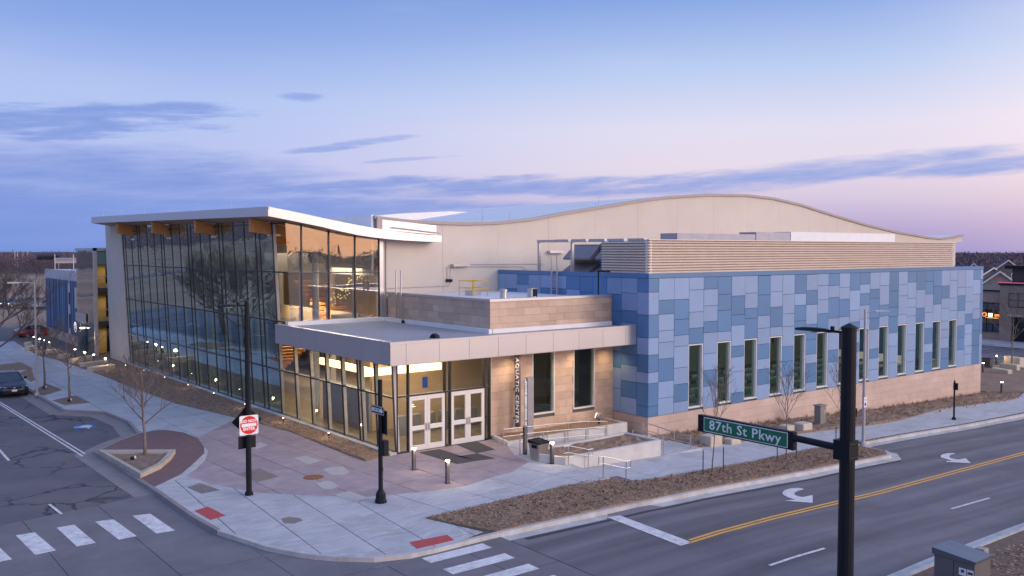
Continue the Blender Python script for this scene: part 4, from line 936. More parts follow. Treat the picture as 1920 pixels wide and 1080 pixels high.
for Y in (12.7, 21.6, 30.5, 39.5):
    sx = SK * (Y - 9.8); dz = (Y - 9.8) * .0135
    xo = -1.85 - sx; MB().prismY([(xo, 10.50 + dz * .8), (5.2, 9.55 + dz), (5.2, 10.1 + dz), (2.5 - sx, 10.38 + dz), (0 - sx, 10.86 + dz), (xo, 11.25 + dz)], Y, Y + .28).build('glulam_beam', wood, rf)
    MB().box(-.75 - sx, -.1 - sx, Y - .02, Y + .30, 10.30, 10.42).build('beam_shoe', steel, rf)
# parapet upstand at the roof junction
MB().box(4.95, 5.3, 10.55, 10.78, 10.75, 11.42).build('parapet_end', edge, B)
MB().prismY([(5.3, 10.7), (9.1, 10.45), (9.1, 11.02), (5.3, 11.30)], 10.6, 10.79).build('upper_parapet', fasc, B)
MB().tube([(5.9, 10.5, 10.86), (9.3, 10.5, 10.55)], .035, 6).build('cable_duct', galv, B)
# conduits and wall lights on the precast wall
def wx(u, v): p = onY(u, v, YW - .06); return (p.x, YW - .05, p.z)
MB().tube([wx(844, 527), wx(845, 502), wx(876, 500), wx(978, 500), wx(990, 508)], .02, 5).tube([wx(839, 527), wx(839, 500)], .02, 5).tube([wx(725, 541), wx(842, 536), wx(845, 527)], .018, 5).tube([wx(724, 452), wx(724, 535), wx(725, 600)], .03, 5).tube([wx(878, 496), wx(1020, 495)], .018, 5).build('wall_conduit', galv, B)
for (u, v) in ((839, 526), (845, 526)): p = wx(u, v); MB().box(p[0] - .09, p[0] + .09, YW - .14, YW - .01, p[2] - .09, p[2] + .09).build('wall_outlet', blackm, B)
for (u0, u1, v) in ((846, 877, 498), (1027, 1055, 473)):
    a = wx(u0, v); c = wx(u1, v); MB().box(a[0], c[0], YW - .35, YW - .01, a[2] - .06, a[2] + .10).build('wall_light', fasc, B)

# ---- hall interior
I = thing('hall_interior', 'lit interior of the glass hall with stair, balconies and round duct behind the glass', 'interior', (4, 25, 0))
MB().box(.25, 12, 10.9, 42, -.1, -.02).build('floor', intf, I)
MB().box(.25, 13.9, .3, 10.9, -.1, -.02).build('floor', intf, I)
MB().box(11.5, 11.7, 11.3, 42, 0, 10.2).build('inner_wall', intw, I)
MB().box(.2, 11.5, 42.1, 42.3, 0, 11).build('inner_wall', intg, I)
MB().box(4.6, 11.5, 11.4, 16, 4.0, 4.4).box(6.5, 11.5, 16, 42, 4.0, 4.4).box(3.2, 11.5, 30, 42, 4.0, 4.4).build('balcony_slab', intg, I)
MB().box(4.6, 4.66, 11.4, 16, 4.4, 5.4).box(6.5, 6.56, 16, 42, 4.4, 5.4).box(3.2, 3.26, 30, 42, 4.4, 5.4).box(4.66, 6.5, 16, 16.06, 4.4, 5.4).build('balustrade', mat('balustrade_panel', (.38, .33, .27), .5), I)
for i in range(14):
    b = MB(); b.box(3.4, 5.6, 27 - i * .62, 27.62 - i * .62, .12 + i * .29, .30 + i * .29); b.build('stair_tread', wood, I)
MB().hexa([(3.2, 27.6, .0), (3.38, 27.6, 0), (3.38, 18.6, 4.0), (3.2, 18.6, 4.0), (3.2, 27.6, 1.0), (3.38, 27.6, 1.0), (3.38, 18.6, 5.1), (3.2, 18.6, 5.1)]).build('stair_string', mat('tan_stair_panel', (.45, .30, .14), .6), I)
for i in range(10):
    b = MB(); b.box(6.0, 8.2, 19 + i * .62, 19.62 + i * .62, 4.5 + i * .29, 4.7 + i * .29); b.build('stair_tread', wood, I)
for (x, y) in ((2.0, 12.7), (2.0, 21.6), (2.0, 30.5), (2.0, 39.5), (7.5, 21.6), (7.5, 30.5)):
    MB().lathe([(.2, 0), (.2, 9.8)], x, y, 10).build('column', greyfin, I)
b = MB(); b.tube([(3.3, 16, 9.15), (11.3, 16, 9.15)], .5, 20); b.build('round_duct', mat('duct_metal', (.45, .47, .46), .5), I, smooth=False)
for (x0, x1, y, z0, z1) in ((5.0, 6.4, 13, 4.4, 5.6), (8, 9.5, 14, 4.4, 6.4)): MB().prismY([(x0, z0), (x1, z0), (x1 - .2, z1), (x0 + .5, z1 - .3)], y, y + .1).build('display_panel', mat('tan_panel', (.5, .33, .16), .7), I)
# small warm glass pendants hanging as a mobile
b = MB(); rr = random.Random(4)
for i in range(90):
    t = rr.random(); x = 3.0 + 2.6 * t + rr.uniform(-.2, .2); y = 12.4 + rr.uniform(-.3, 1.2); z = 6.2 + 3.0 * t * rr.uniform(.6, 1.05); s_ = .045
    b.add([(x, y, z + s_), (x + s_, y, z), (x, y + s_, z), (x - s_, y, z), (x, y - s_, z), (x, y, z - s_)], [(0, 1, 2), (0, 2, 3), (0, 3, 4), (0, 4, 1), (5, 2, 1), (5, 3, 2), (5, 4, 3), (5, 1, 4)])
b.build('glass_mobile', emis('mobile_glow', (1.0, .72, .22), 1.2), I)['kind'] = 'stuff'
# lobby interior
MB().box(1.6, 13.5, 5.2, 5.4, 0, 4.35).build('lobby_partition', intw, I)
MB().box(1.4, 1.6, 5.2, 10.6, 0, 2.2).build('counter', intg, I)
MB().box(4.68, 4.98, 5.14, 5.19, 2.05, 2.62).build('poster', mat('blue_poster', (.02, .09, .55), .4), I)
MB().box(.5, 5.4, 4.4, 4.6, 3.05, 3.42).box(1.2, 1.35, 4.61, 10.6, 3.05, 3.42).build('light_cove', emis('cove_light', (1.0, .76, .42), 2.6), I)
MB().box(.1, 13.9, .3, 10.6, 4.2, 4.35).build('lobby_ceiling', intw, I)
for q in range(6): MB().box(2.2 + q * .9, 2.7 + q * .9, 3.6, 4.0, 0, .95).build('turnstile_desk', intg, I)
inl = []
def area_light(name, loc, size, power, col=(1.0, .80, .55), down=True):
    l = bpy.data.lights.new(name, 'AREA'); l.energy = power; l.size = size[0]; l.shape = 'RECTANGLE'; l.size_y = size[1]; l.color = col
    o = bpy.data.objects.new(name, l); COL.objects.link(o); o.location = loc; return o
area_light('lobby_ceiling_light', (3, 2.6, 4.15), (4.5, 3.5), 260)
area_light('lobby_ceiling_light', (1.8, 7.5, 4.15), (2, 5), 260)
area_light('hall_ceiling_light', (6, 24, 9.3), (5, 14), 240)
area_light('hall_ceiling_light', (6, 36, 9.3), (5, 8), 90)
area_light('hall_balcony_light', (5.6, 22, 5.9), (2, 9), 900, (1, .72, .40))
area_light('hall_ground_light', (8.6, 20, 3.9), (3, 12), 500, (1, .74, .45))
area_light('hall_front_light', (4.5, 14, 8.4), (4, 4), 380)
# ---- pool hall seen through the wing windows
Pm = thing('pool_hall_interior', 'swimming pool hall with green water and lane ropes behind the tall slot windows', 'interior', (33, 4, 0))
MB().box(14.4, 51.3, -2.3, 10.7, -1.5, -.9).build('pool_floor', intg, Pm)
MB().box(14.4, 51.3, -2.35, -.8, -.9, .05).build('pool_deck', intf, Pm)
MB().box(14.5, 51.2, -.8, 10.6, -.88, -.08).build('pool_water', mat('pool_water', (.02, .085, .075), .12), Pm)
MB().box(14.4, 51.3, 10.6, 10.75, 0, 8).box(14.35, 14.4, -2.3, 10.6, 0, 8).build('pool_wall', mat('pool_hall_wall', (.20, .19, .16), .8), Pm)
MB().box(14.4, 51.3, -2.3, 10.7, 7.7, 7.8).build('pool_ceiling', intg, Pm)
for j in range(5):
    b = MB(); yy = .6 + j * 2.1; x = 14.8
    while x < 51: b.box(x, x + .5, yy - .05, yy + .05, -.08, .03, 0 if int(x * 2) % 4 else 1); x += .62
    b.build('lane_rope', [mat('rope_white', (.5, .5, .48), .6), blackm], Pm)
for k in range(16):
    x = 15.5 + k * 2.2; MB().prismY([(x, 3.4), (x + .3, 3.4), (x + .15, 2.95)], 1.8, 1.83).build('pennant', blackm, Pm)
for (x, y) in ((17.5, -1.6), (28, -1.5), (44, -1.6)): MB().lathe([(.3, .05), (.34, .5), (.32, 1.3), (.1, 1.5)], x, y, 10).build('swim_equipment', mat('deep_blue_plastic', (.02, .08, .18), .5), Pm)
for k in range(4): area_light('pool_hall_light', (19 + k * 9.3, 4, 7.6), (6, 8), 260, (.85, 1, .85))
# ================================================================== PLANTERS, RAILS, STREET FURNITURE
pa = thing('wall_planter', 'long low concrete planter with mulch against the stone lobby wall', 'planter', (9, -1, 0))
MB().hexa([(5.16, -1.82, -.8), (13.3, -1.82, -.8), (13.3, -1.64, -.8), (5.35, -1.64, -.8), (5.16, -1.82, .18), (13.3, -1.82, .2), (13.3, -1.64, .2), (5.35, -1.64, .18)]).hexa([(5.16, -1.81, -.5), (5.36, -1.63, -.5), (5.75, -.03, -.5), (5.52, -.03, -.5), (5.16, -1.81, .175), (5.36, -1.63, .175), (5.75, -.03, .175), (5.52, -.03, .175)]).box(13.12, 13.29, -1.63, -.1, -.6, .195).build('planter_wall', conc2, pa)
sheet('planter_mulch', [(5.4, -1.6), (13.1, -1.6), (13.1, -.02), (5.75, -.02)], flat, .14, .1, mulch, pa, grid=.4, noise=.09)
pb = thing('planter', 'raised white concrete planter filled with brown mulch beside the ramp', 'planter', (7.8, -5.2, 0))
o4 = [(4.81, -6.47), (10.92, -6.47), (10.92, -4.05), (4.9, -4.25), (4.3, -5.25)]; i4 = [(4.92, -6.29), (10.74, -6.29), (10.74, -4.23), (4.98, -4.43), (4.5, -5.24)]
def ring(out, inn, z0, z1, nm, m, par, zt=None):
    n = len(out); b = MB()
    for i in range(n):
        j = (i + 1) % n
        b.hexa([(*out[i], z0), (*out[j], z0), (*inn[j], z0), (*inn[i], z0), (*out[i], z1), (*out[j], z1), (*inn[j], z1), (*inn[i], z1)])
    return b.build(nm, m, par)
ring(o4, i4, -.8, .33, 'planter_wall', conc2, pb)
sheet('planter_mulch', i4, flat, .24, .1, mulch, pb, grid=.35, noise=.1)
pt = W(255, 865, 0); tp_ = thing('tree_planter', 'three sided stone kerbed tree planter on the brick ring beside the parking bay', 'planter', (pt.x, pt.y, 0))
def Wz(l, z): return [(W(u, v, z).x, W(u, v, z).y) for u, v in l]
o3 = Wz([(184, 843), (263, 888), (301, 871), (321, 854), (329, 842.5)], .2); i3 = Wz([(201, 848), (264.5, 884 - 1), (294, 869), (309, 855), (315, 847.5)], .2)
ring(o3, i3, -.05, .2, 'planter_kerb', mat('tan_kerb_stone', (.46, .40, .34), .85, noise=.15, nscale=2, bump=.2), tp_)
sheet('planter_mulch', i3, flat, .12, .1, dirt, tp_, grid=.3, noise=.04)
railm = steel
def rail(label, posts, tops, drop=.3, group='steel handrails by the steps and ramp', ext=None):
    """posts: base points, tops: rail points above them"""
    a = posts[0]; t = thing('handrail', label, 'handrail', (a[0], a[1], a[2]), 0, group)
    for p, q in zip(posts, tops): MB().tube([p, q], .024, 7).build('post', railm, t)
    e0 = ext[0] if ext else []; e1 = ext[1] if ext else []
    MB().tube(e0 + list(tops) + e1, .022, 7).build('top_rail', railm, t)
    lo = [(p[0], p[1], p[2] - drop) for p in tops]; l0 = [(p[0], p[1], p[2] - drop) for p in e0]; l1 = [(p[0], p[1], p[2] - drop) for p in e1]
    MB().tube(l0 + lo + l1, .020, 7).build('lower_rail', railm, t)
    if e0: MB().tube([e0[0], l0[0]], .02, 7).build('end_loop', railm, t)
    if e1: MB().tube([e1[-1], l1[-1]], .02, 7).build('end_loop', railm, t)
rail('looped steel handrail on the near side of the steps beside the white planter', [(4.86, -6.62, 0), (6.05, -6.62, -.3)], [(4.86, -6.62, .88), (6.05, -6.62, .55)], ext=([(4.6, -6.62, .88)], [(6.32, -6.62, .55)]))
rail('looped steel handrail on the street side of the steps next to the mulch bed', [(4.66, -9.05, 0), (5.85, -9.2, -.32)], [(4.66, -9.05, .88), (5.85, -9.2, .53)], ext=([(4.4, -9.05, .88)], [(6.12, -9.2, .53)]))
YA1 = -1.93; tops = [onY(u, v, YA1) for u, v in ((944, 805), (1026, 796), (1065, 793), (1103, 790), (1138, 790))]
rail('long steel handrail in front of the wall planter', [(p.x, YA1, -.02 - .045 * max(0, p.x - 5)) for p in tops], [tuple(p) for p in tops], drop=.36)
YA2 = -3.75; tops = [onY(u, v, YA2) for u, v in ((975, 814), (1018, 810), (1059, 806), (1099, 803), (1136, 801))]
rail('long steel handrail between ramp and raised white planter', [(p.x, YA2, -.02 - .045 * max(0, p.x - 5)) for p in tops], [tuple(p) for p in tops], drop=.36)
tops = [onX(u, v, 13.4) for u, v in ((1206, 792), (1234, 800), (1264, 811), (1295, 817))]
rail('steel handrail running out from the corner of the blue wing to the walk', [(13.4, p.y, -.55) for p in tops], [tuple(p) for p in tops], drop=.38)
rail('short steel handrail at the right end of the white planter', [(11.3, -4.2, -.5), (11.3, -6.3, -.5)], [(11.3, -4.2, .42), (11.3, -6.3, .36)], drop=.34)
# bollard lights
def make_bollard():
    t = thing('bollard_light', 'x', 'bollard', (0, 0, 0), 0, 'lit bollard lights around the building')
    MB().bevbox(-.075, .075, -.075, .075, 0, .90, .012).build('post', mat('grey_bollard', (.13, .125, .13), .5, .3), t, local=True)
    MB().box(-.06, .06, -.06, .06, .90, .965).build('lamp', bollamp, t, local=True)
    MB().bevbox(-.08, .08, -.08, .08, .965, .995, .01).build('cap', mat('grey_bollard', (.2, .2, .2), .5, .3), t, local=True)
    MB().box(-.11, .11, -.11, .11, -.02, .012).build('base_plate', blackm, t, local=True); return t
bp0 = make_bollard()
bl = [((776, 881), 'lit bollard on the plaza nearest the left entrance door'), ((839, 906), 'lit bollard standing alone in the middle of the plaza near the mats'), ((1035, 869), 'lit bollard beside the grey litter bin and white planter'),
      ((197.8, 694), 'lit bollard in front of the pale benches by the white pylon'), ((159, 681), 'second lit bollard back from the pylon, beside a pale bench'), ((176, 686), 'short lit bollard half hidden behind the nearest pale benches'), ((141, 675), 'lit bollard left of the recessed yellow balconies'),
      ((93.3, 660), 'rightmost of the four lit bollards by the far forecourt'), ((82.7, 656), 'third from left of the four lit bollards by the far forecourt'), ((74, 653), 'second from left of the four lit bollards by the far forecourt'), ((64, 649), 'leftmost of the four lit bollards by the far forecourt'),
      ((1868, 684), 'lit bollard behind the stone benches past the end of the blue wing'), ((1878, 738), 'lit bollard on the brown lawn past the end of the blue wing'), ((1843, 699), 'lit bollard at the far corner edge of the stone base')]
for i, ((u, v), lab) in enumerate(bl):
    P = W(u, v, 0) if u < 1200 else G(u, v, 0)
    o = bp0 if i == 0 else copy_tree(bp0); o.location = P; o['label'] = lab
for (u, v) in ((776, 881), (839, 906), (1035, 869), (197.8, 694), (159, 681), (93, 660), (74, 653), (1868, 684)):
    P = W(u, v, 0) if u < 1200 else G(u, v, 0); l = bpy.data.lights.new('bollard_glow', 'POINT'); l.energy = 20 if u < 1200 and u > 700 else 30; l.color = (1, .72, .42); l.shadow_soft_size = .08; q = bpy.data.objects.new('bollard_glow', l); COL.objects.link(q); q.location = (P.x - .02, P.y - .14, P.z + .96)
# stake lights in the mulch strip
def make_stake():
    t = thing('path_light', 'x', 'path light', (0, 0, 0), 0, 'small path lights in the mulch along the glass wall')
    MB().tube([(0, 0, 0), (0, 0, .2)], .014, 6).build('stake', blackm, t, local=True)
    MB().tube([(0, -.03, .17), (0, .05, .25)], .045, 8).build('housing', blackm, t, local=True)
    MB().lathe([(.02, .24), (.04, .26), (.03, .29), (.01, .30)], 0, .02, 8).build('lens', emis('path_lamp', (1, .78, .5), 5), t, local=True); return t
st0 = make_stake()
sp_ = [(235.6, 691), (269.7, 701), (309, 714), (352.9, 729), (401, 745), (460, 766), (531.5, 793), (616.5, 822), (716, 833)]
nm = ['ninth', 'eighth', 'seventh', 'sixth', 'fifth', 'fourth', 'third', 'second', 'first']
for i, (u, v) in enumerate(sp_):
    o = st0 if i == 0 else copy_tree(st0); o.location = W(u, v, 0.03); o['label'] = 'small glowing path light, %s from the entrance corner along the glass wall' % nm[i]
    if i in (1, 3, 5, 6, 7):
        l = bpy.data.lights.new('path_glow', 'POINT'); l.energy = 5.0; l.color = (1, .72, .42); l.shadow_soft_size = .05; q = bpy.data.objects.new('path_glow', l); COL.objects.link(q); q.location = W(u, v, .03) + Vector((-.1, .1, .35))
# tree uplights
for i, (u, v, lab) in enumerate(((84.5, 730, 'small black and white uplight at the foot of the farther street tree'), (131.5, 754, 'small black and white uplight at the foot of the nearer street tree'), (251, 864, 'small black and white spotlight in the triangular planter'))):
    P = W(u, v, .1 if i == 2 else .02); t = thing('tree_uplight', lab, 'spotlight', P, 0, 'uplights at the street trees')
    MB().tube([(-.05, .05, .0), (-.05, .05, .16)], .02, 6).build('bracket', blackm, t, local=True); MB().tube([(-.14, .02, .12), (.02, -.02, .15)], .07, 10).build('housing', blackm, t, local=True); MB().tube([(.02, -.02, .15), (.09, -.04, .163)], .072, 10).build('lens', mat('white_lens', (.75, .7, .66), .3), t, local=True)
# flood light on the lobby wall bed
P = onY(1123, 783, -1.2); t = thing('wall_washer', 'round floodlight in the bed under the right lobby window', 'floodlight', (P.x, -1.2, .2)); MB().lathe([(.04, 0), (.05, .25)], 0, 0, 8).build('stem', blackm, t, local=True); MB().tube([(-.04, .12, .42), (.05, -.04, .36)], .19, 12).build('head', steel, t, local=True); MB().tube([(-.05, .14, .43), (-.07, .17, .44)], .15, 12).build('lens', emis('washer', (1, .8, .5), 3), t, local=True)
def spot(name, loc, target, power, ang, col=(1, .70, .40)):
    l = bpy.data.lights.new(name, 'SPOT'); l.energy = power; l.spot_size = R(ang); l.spot_blend = 1; l.color = col; l.shadow_soft_size = .1; o = bpy.data.objects.new(name, l); COL.objects.link(o); o.location = loc
    o.rotation_euler = (Vector(loc) - Vector(target)).to_track_quat('Z', 'Y').to_euler()
for x in (6.6, 8.9, 11.0, 13.2): spot('soffit_downlight', (x, -.75, 4.34), (x, -.25, 0), 110, 120)
for x in (1.7, 4.1): spot('soffit_downlight', (x, -1.1, 4.34), (x, -2.0, 0), 60, 125)
# litter bin
P = W(1010, 862, 0); t = thing('litter_bin', 'grey tapered steel litter bin with dark lid beside the planter', 'litter bin', P, R(6))
MB().hexa([(-.24, -.24, 0), (.24, -.24, 0), (.24, .24, 0), (-.24, .24, 0), (-.33, -.33, .78), (.33, -.33, .78), (.33, .33, .78), (-.33, .33, .78)]).build('body', steel, t, local=True)
MB().hexa([(-.36, -.36, .78), (.36, -.36, .78), (.36, .36, .78), (-.36, .36, .78), (-.37, -.37, .85), (.37, -.37, .85), (.35, .35, .93), (-.35, .35, .93)]).build('lid', blackm, t, local=True); MB().box(-.345, -.33, -.2, .12, .58, .74).build('slot', blackm, t, local=True)
P = W(984.5, 852, 0); t = thing('access_post', 'thin dark grey access control post by the ramp rails', 'post', P, 0); MB().bevbox(-.09, .09, -.075, .075, 0, 1.32, .015).build('column', mat('grey_bollard', (.13, .125, .13), .5, .3), t, local=True)
for z in (1.2, .98): MB().box(-.1, -.09, -.05, .05, z - .05, z + .05).build('button_plate', blackm, t, local=True)
MB().box(-.07, .07, -.06, .06, 1.32, 1.36).build('cap', steel, t, local=True)
# sign blade on the lobby wall and pylon
S1 = thing('blade_sign', 'tall narrow purple grey blade sign reading AQUATIC CENTER on the lobby wall', 'sign', (6.96, 0, .4))
pb_ = mat('blade_paint', (.17, .13, .16), .5)
ye = onX(974.5, 740, 6.93).y
MB().box(6.93, 7.0, ye, -.08, .45, 4.2).build('blade', pb_, S1)
for z in (.9, 2.4, 3.8): MB().box(6.90, 7.03, -.08, 0, z - .06, z + .06).build('bracket', steel, S1)
textobj('lettering', 'AQUATIC CENTER', emis('sign_white', (.9, .9, .95), .45), S1, (6.925, (ye - .08) / 2, 2.34), (0, 0, -1), (0, -1, 0), .36, .006, sx=1.02, space=1.12)
S2 = thing('sign_pylon', 'slim grey sign pylon with white vertical lettering in front of the lobby wall', 'sign', (6.9, -1.0, .1))
MB().bevbox(6.73, 7.13, -1.40, -1.12, .1, 3.15, .01).build('pylon', mat('pylon_grey', (.33, .31, .33), .5, .2), S2)
textobj('lettering', 'SHAWNEE MISSION SCHOOL DISTRICT', mat('sign_white', (.8, .8, .8), .5), S2, (6.722, -1.26, 1.62), (0, 0, -1), (0, -1, 0), .19, .004, sx=.80, bold=.012)
MB().lathe([(.055, 0), (.055, .01)], 0, 0, 6).build('logo', mat('sign_white', (.8, .8, .8), .5), S2, local=True).matrix_local = Matrix.Translation((6.722 - 6.9, -.21, 2.93)) @ Matrix.Rotation(R(90), 4, 'Y')
# ---- lamp posts and signs
signblack = blackm
P = W(467, 928, 0)
LP = thing('lamp_post', 'tall black lamp post carrying the red do not enter sign', 'lamp post', P, 0)
MB().lathe([(.16, 0), (.16, .10), (.13, .14)], 0, 0, 12).build('base', blackm, LP, local=True); MB().lathe([(.115, .1), (.112, 3.0), (.085, 7.5), (.06, 7.55)], 0, 0, 8).build('pole', blackm, LP, local=True)
def lamphead(par, z, d, ln, w=.15):
    dx, dy = d; n = (-dy, dx); b = MB()
    b.tube([(0, 0, z), (dx * ln * .42, dy * ln * .42, z)], .035, 6); b.build('arm', blackm, par, local=True)
    st = [(.36, .06, .03), (.45, w * .8, .05), (.62, w, .06), (.85, w * .85, .05), (1.0, .03, .02)]; vs = []
    for (t, hw, hh) in st:
        x, y = dx * ln * t, dy * ln * t
        vs += [(x + n[0] * hw, y + n[1] * hw, z - .02), (x + n[0] * hw * .6, y + n[1] * hw * .6, z + hh), (x - n[0] * hw * .6, y - n[1] * hw * .6, z + hh), (x - n[0] * hw, y - n[1] * hw, z - .02), (x, y, z - .04)]
    fs = [(i * 5 + k, i * 5 + (k + 1) % 5, i * 5 + 5 + (k + 1) % 5, i * 5 + 5 + k) for i in range(len(st) - 1) for k in range(5)] + [(0, 1, 2, 3, 4), (24, 23, 22, 21, 20)]
    b = MB(); b.add(vs, fs); b.build('luminaire', blackm, par, local=True)
    x, y = dx * ln * .62, dy * ln * .62; MB().box(x - .12, x + .12, y - .08, y + .08, z - .06, z - .045).build('lens', mat('lamp_lens', (.5, .5, .5), .3), par, local=True)
    MB().tube([(dx * ln * .3, dy * ln * .3, z + .03), (dx * ln * .3, dy * ln * .3, z + .12)], .05, 8).build('photocell', blackm, par, local=True)
lamphead(LP, 7.38, (-1, 0), 1.12)
MB().box(-.02, .02, -.125, -.11, 2.4, 2.65).build('sticker', mat('sign_white', (.8, .8, .8), .5), LP, local=True)
# do not enter sign
zc = onY(470, 796.5, P.y - .16).z; xc = onY(466.8, 796, P.y - .16).x
SG = thing('do_not_enter_sign', 'square white sign with red disc reading DO NOT ENTER', 'traffic sign', (xc, P.y - .16, zc)); hs = .375
MB().prismY([(-hs + .04, -hs), (hs - .04, -hs), (hs, -hs + .04), (hs, hs - .04), (hs - .04, hs), (-hs + .04, hs), (-hs, hs - .04), (-hs, -hs + .04)], -.003, .003).build('plate', mat('reflective_white', (.86, .85, .85), .5), SG, local=True)
rr_ = .35; MB().prismY([(rr_ * math.cos(a * math.pi / 24), rr_ * math.sin(a * math.pi / 24)) for a in range(48)], -.006, -.0035).build('disc', mat('sign_red', (.72, .012, .015), .5), SG, local=True)
MB().box(-.29, .29, -.010, -.0065, -.062, .062).build('bar', mat('reflective_white', (.78, .77, .77), .5), SG, local=True)
wsg = mat('reflective_white', (.78, .77, .77), .5)
textobj('lettering', 'DO NOT', wsg, SG, (xc, P.y - .168, zc + .15), (1, 0, 0), (0, 0, 1), .155, .002, bold=.006, space=1.02); textobj('lettering', 'ENTER', wsg, SG, (xc, P.y - .168, zc - .15), (1, 0, 0), (0, 0, 1), .155, .002, bold=.006, space=1.02)
t = thing('diamond_sign', 'black diamond shaped sign seen from behind on the lamp post', 'traffic sign', (P.x, P.y + .14, 3.0)); zz = onY(463, 789, P.y + .14).z - 3.0
MB().prismY([(0, -.6 + zz), (.6, zz), (0, .6 + zz), (-.6, zz)], -.004, .004).build('plate', blackm, t, local=True); MB().box(-.02, .02, -.03, -.005, -.5 + zz, .5 + zz).build('bracket', blackm, t, local=True)
t = thing('plaque_sign', 'small black rectangular sign seen from behind below the do not enter sign', 'traffic sign', (P.x, P.y + .14, 2.0)); zz = onY(463, 829, P.y + .14).z - 2.0
MB().prismY([(-.35, zz - .24), (.35, zz - .24), (.35, zz + .24), (-.35, zz + .24)], -.004, .004).build('plate', blackm, t, local=True); MB().box(-.02, .02, -.03, -.005, -.2 + zz, .2 + zz).build('bracket', blackm, t, local=True)
# pedestrian signal post
P = W(714, 942, 0); t = thing('signal_post', 'black pedestrian signal post with a bell base on the corner', 'signal post', P)
MB().lathe([(.23, 0), (.23, .10), (.20, .14), (.19, .34), (.12, .46), (.10, .5)], 0, 0, 8).build('base', blackm, t, local=True); MB().lathe([(.085, .45), (.085, 4.62), (.06, 4.66)], 0, 0, 12).build('pole', blackm, t, local=True)
MB().bevbox(-.12, .12, -.45, -.14, 1.85, 2.42, .03).build('signal_head', blackm, t, local=True); MB().box(-.05, .02, -.16, -.08, 1.2, 1.36).build('push_button', blackm, t, local=True); MB().box(-.04, .04, -.15, -.05, 2.05, 2.2).build('bracket', blackm, t, local=True)
MB().box(.08, .1, -.35, .1, 2.6, 3.5).build('sign_back', blackm, t, local=True)
X1 = P.x - .12; a = onX(696.5, 765, X1); c = onX(720, 770, X1); zt = (onX(708, 760.5, X1).z + onX(708, 777, X1).z) / 2
OW = thing('one_way_sign', 'black and white ONE WAY arrow sign on the pedestrian signal post', 'traffic sign', (X1, (a.y + c.y) / 2, zt)); hl = abs(a.y - c.y) / 2; hh = .155
MB().prismX([(-hl, -hh), (hl, -hh), (hl, hh), (-hl, hh)], -.004, .004).build('plate', blackm, OW, local=True)
MB().prismX([(-hl + .012, -hh + .012), (hl - .012, -hh + .012), (hl - .012, hh - .012), (-hl + .012, hh - .012)], -.006, -.0045).build('border', wsg, OW, local=True)
MB().prismX([(-hl + .03, -hh + .03), (hl - .03, -hh + .03), (hl - .03, hh - .03), (-hl + .03, hh - .03)], -.008, -.0065).build('panel', blackm, OW, local=True)
MB().prismX([(hl - .07, -.065), (hl - .07, .065), (-hl + .22, .065), (-hl + .22, .115), (-hl + .05, 0), (-hl + .22, -.115), (-hl + .22, -.065)], -.010, -.0085).build('arrow', wsg, OW, local=True)
textobj('lettering', 'ONE WAY', blackm, OW, (X1 - .012, (a.y + c.y) / 2 + .05, zt), (0, -1, 0), (0, 0, 1), .10, .001, bold=.002)
# big foreground pole with the street name sign
BPx, BPy = -2.13, -24.45
BP = thing('traffic_pole', 'thick black foreground pole with lamp arm and street name sign arm', 'traffic pole', (BPx, BPy, -.1))
zt_ = (CAM + ray(1595, 605) * 21.0).z; hp = zt_ + .1
MB().lathe([(.30, 0), (.30, .5), (.2, .6), (.19, .9), (.178, 4), (.168, hp - .12)], 0, 0, 14).build('pole', blackm, BP, local=True)
MB().lathe([(.19, hp - .13), (.19, hp - .09), (.02, hp)], 0, 0, 14).build('cap', blackm, BP, local=True)
lamphead(BP, hp - .22, (0, 1), 1.45, .14)
za = onX(1575, 840, BPx).z + .1
MB().tube([(0, .1, za), (0, onX(1488, 823, BPx).y - BPy, za + .03)], .085, 12).build('sign_arm', blackm, BP, local=True)
MB().box(-.19, .19, -.17, .25, za - .24, za + .22).tube([(-.24, -.2, za + .16), (.24, -.2, za + .16)], .02, 6).tube([(-.24, -.2, za - .16), (.24, -.2, za - .16)], .02, 6).build('clamp', blackm, BP, local=True)
MB().lathe([(.05, 0), (.05, .2)], .22, -.05, 8, cz=za + .75).build('cable_cover', blackm, BP, local=True)
y0 = onX(1491, 827, BPx).y; y1 = onX(1311.8, 792, BPx).y; z0 = (onX(1490.5, 842.6, BPx).z + onX(1311.8, 809, BPx).z) / 2; z1 = (onX(1491, 811.8, BPx).z + onX(1311.8, 775.2, BPx).z) / 2
SN = thing('street_name_sign', 'black framed green street name sign reading 87th St Pkwy', 'street sign', (BPx, (y0 + y1) / 2, (z0 + z1) / 2))
hl = abs(y1 - y0) / 2; hh = (z1 - z0) / 2
MB().box(-.07, .07, -hl, hl, -hh, hh).build('housing', blackm, SN, local=True)
ga = onX(1320, 800, BPx - .07).y - (y0 + y1) / 2; gb = onX(1477, 830, BPx - .07).y - (y0 + y1) / 2
MB().box(-.078, -.0705, gb, ga, -hh + .035, hh - .035).build('white_border', wsg, SN, local=True); MB().box(-.084, -.0785, gb + .02, ga - .02, -hh + .055, hh - .055).build('green_panel', mat('sign_green', (.006, .17, .075), .45), SN, local=True)
textobj('lettering', '87th St Pkwy', wsg, SN, (BPx - .086, (y0 + y1) / 2 + (ga + gb) / 2, (z0 + z1) / 2 + .0), (0, -1, 0), (0, 0, 1), .35, .002, sx=1.13, space=1.08, bold=.004)
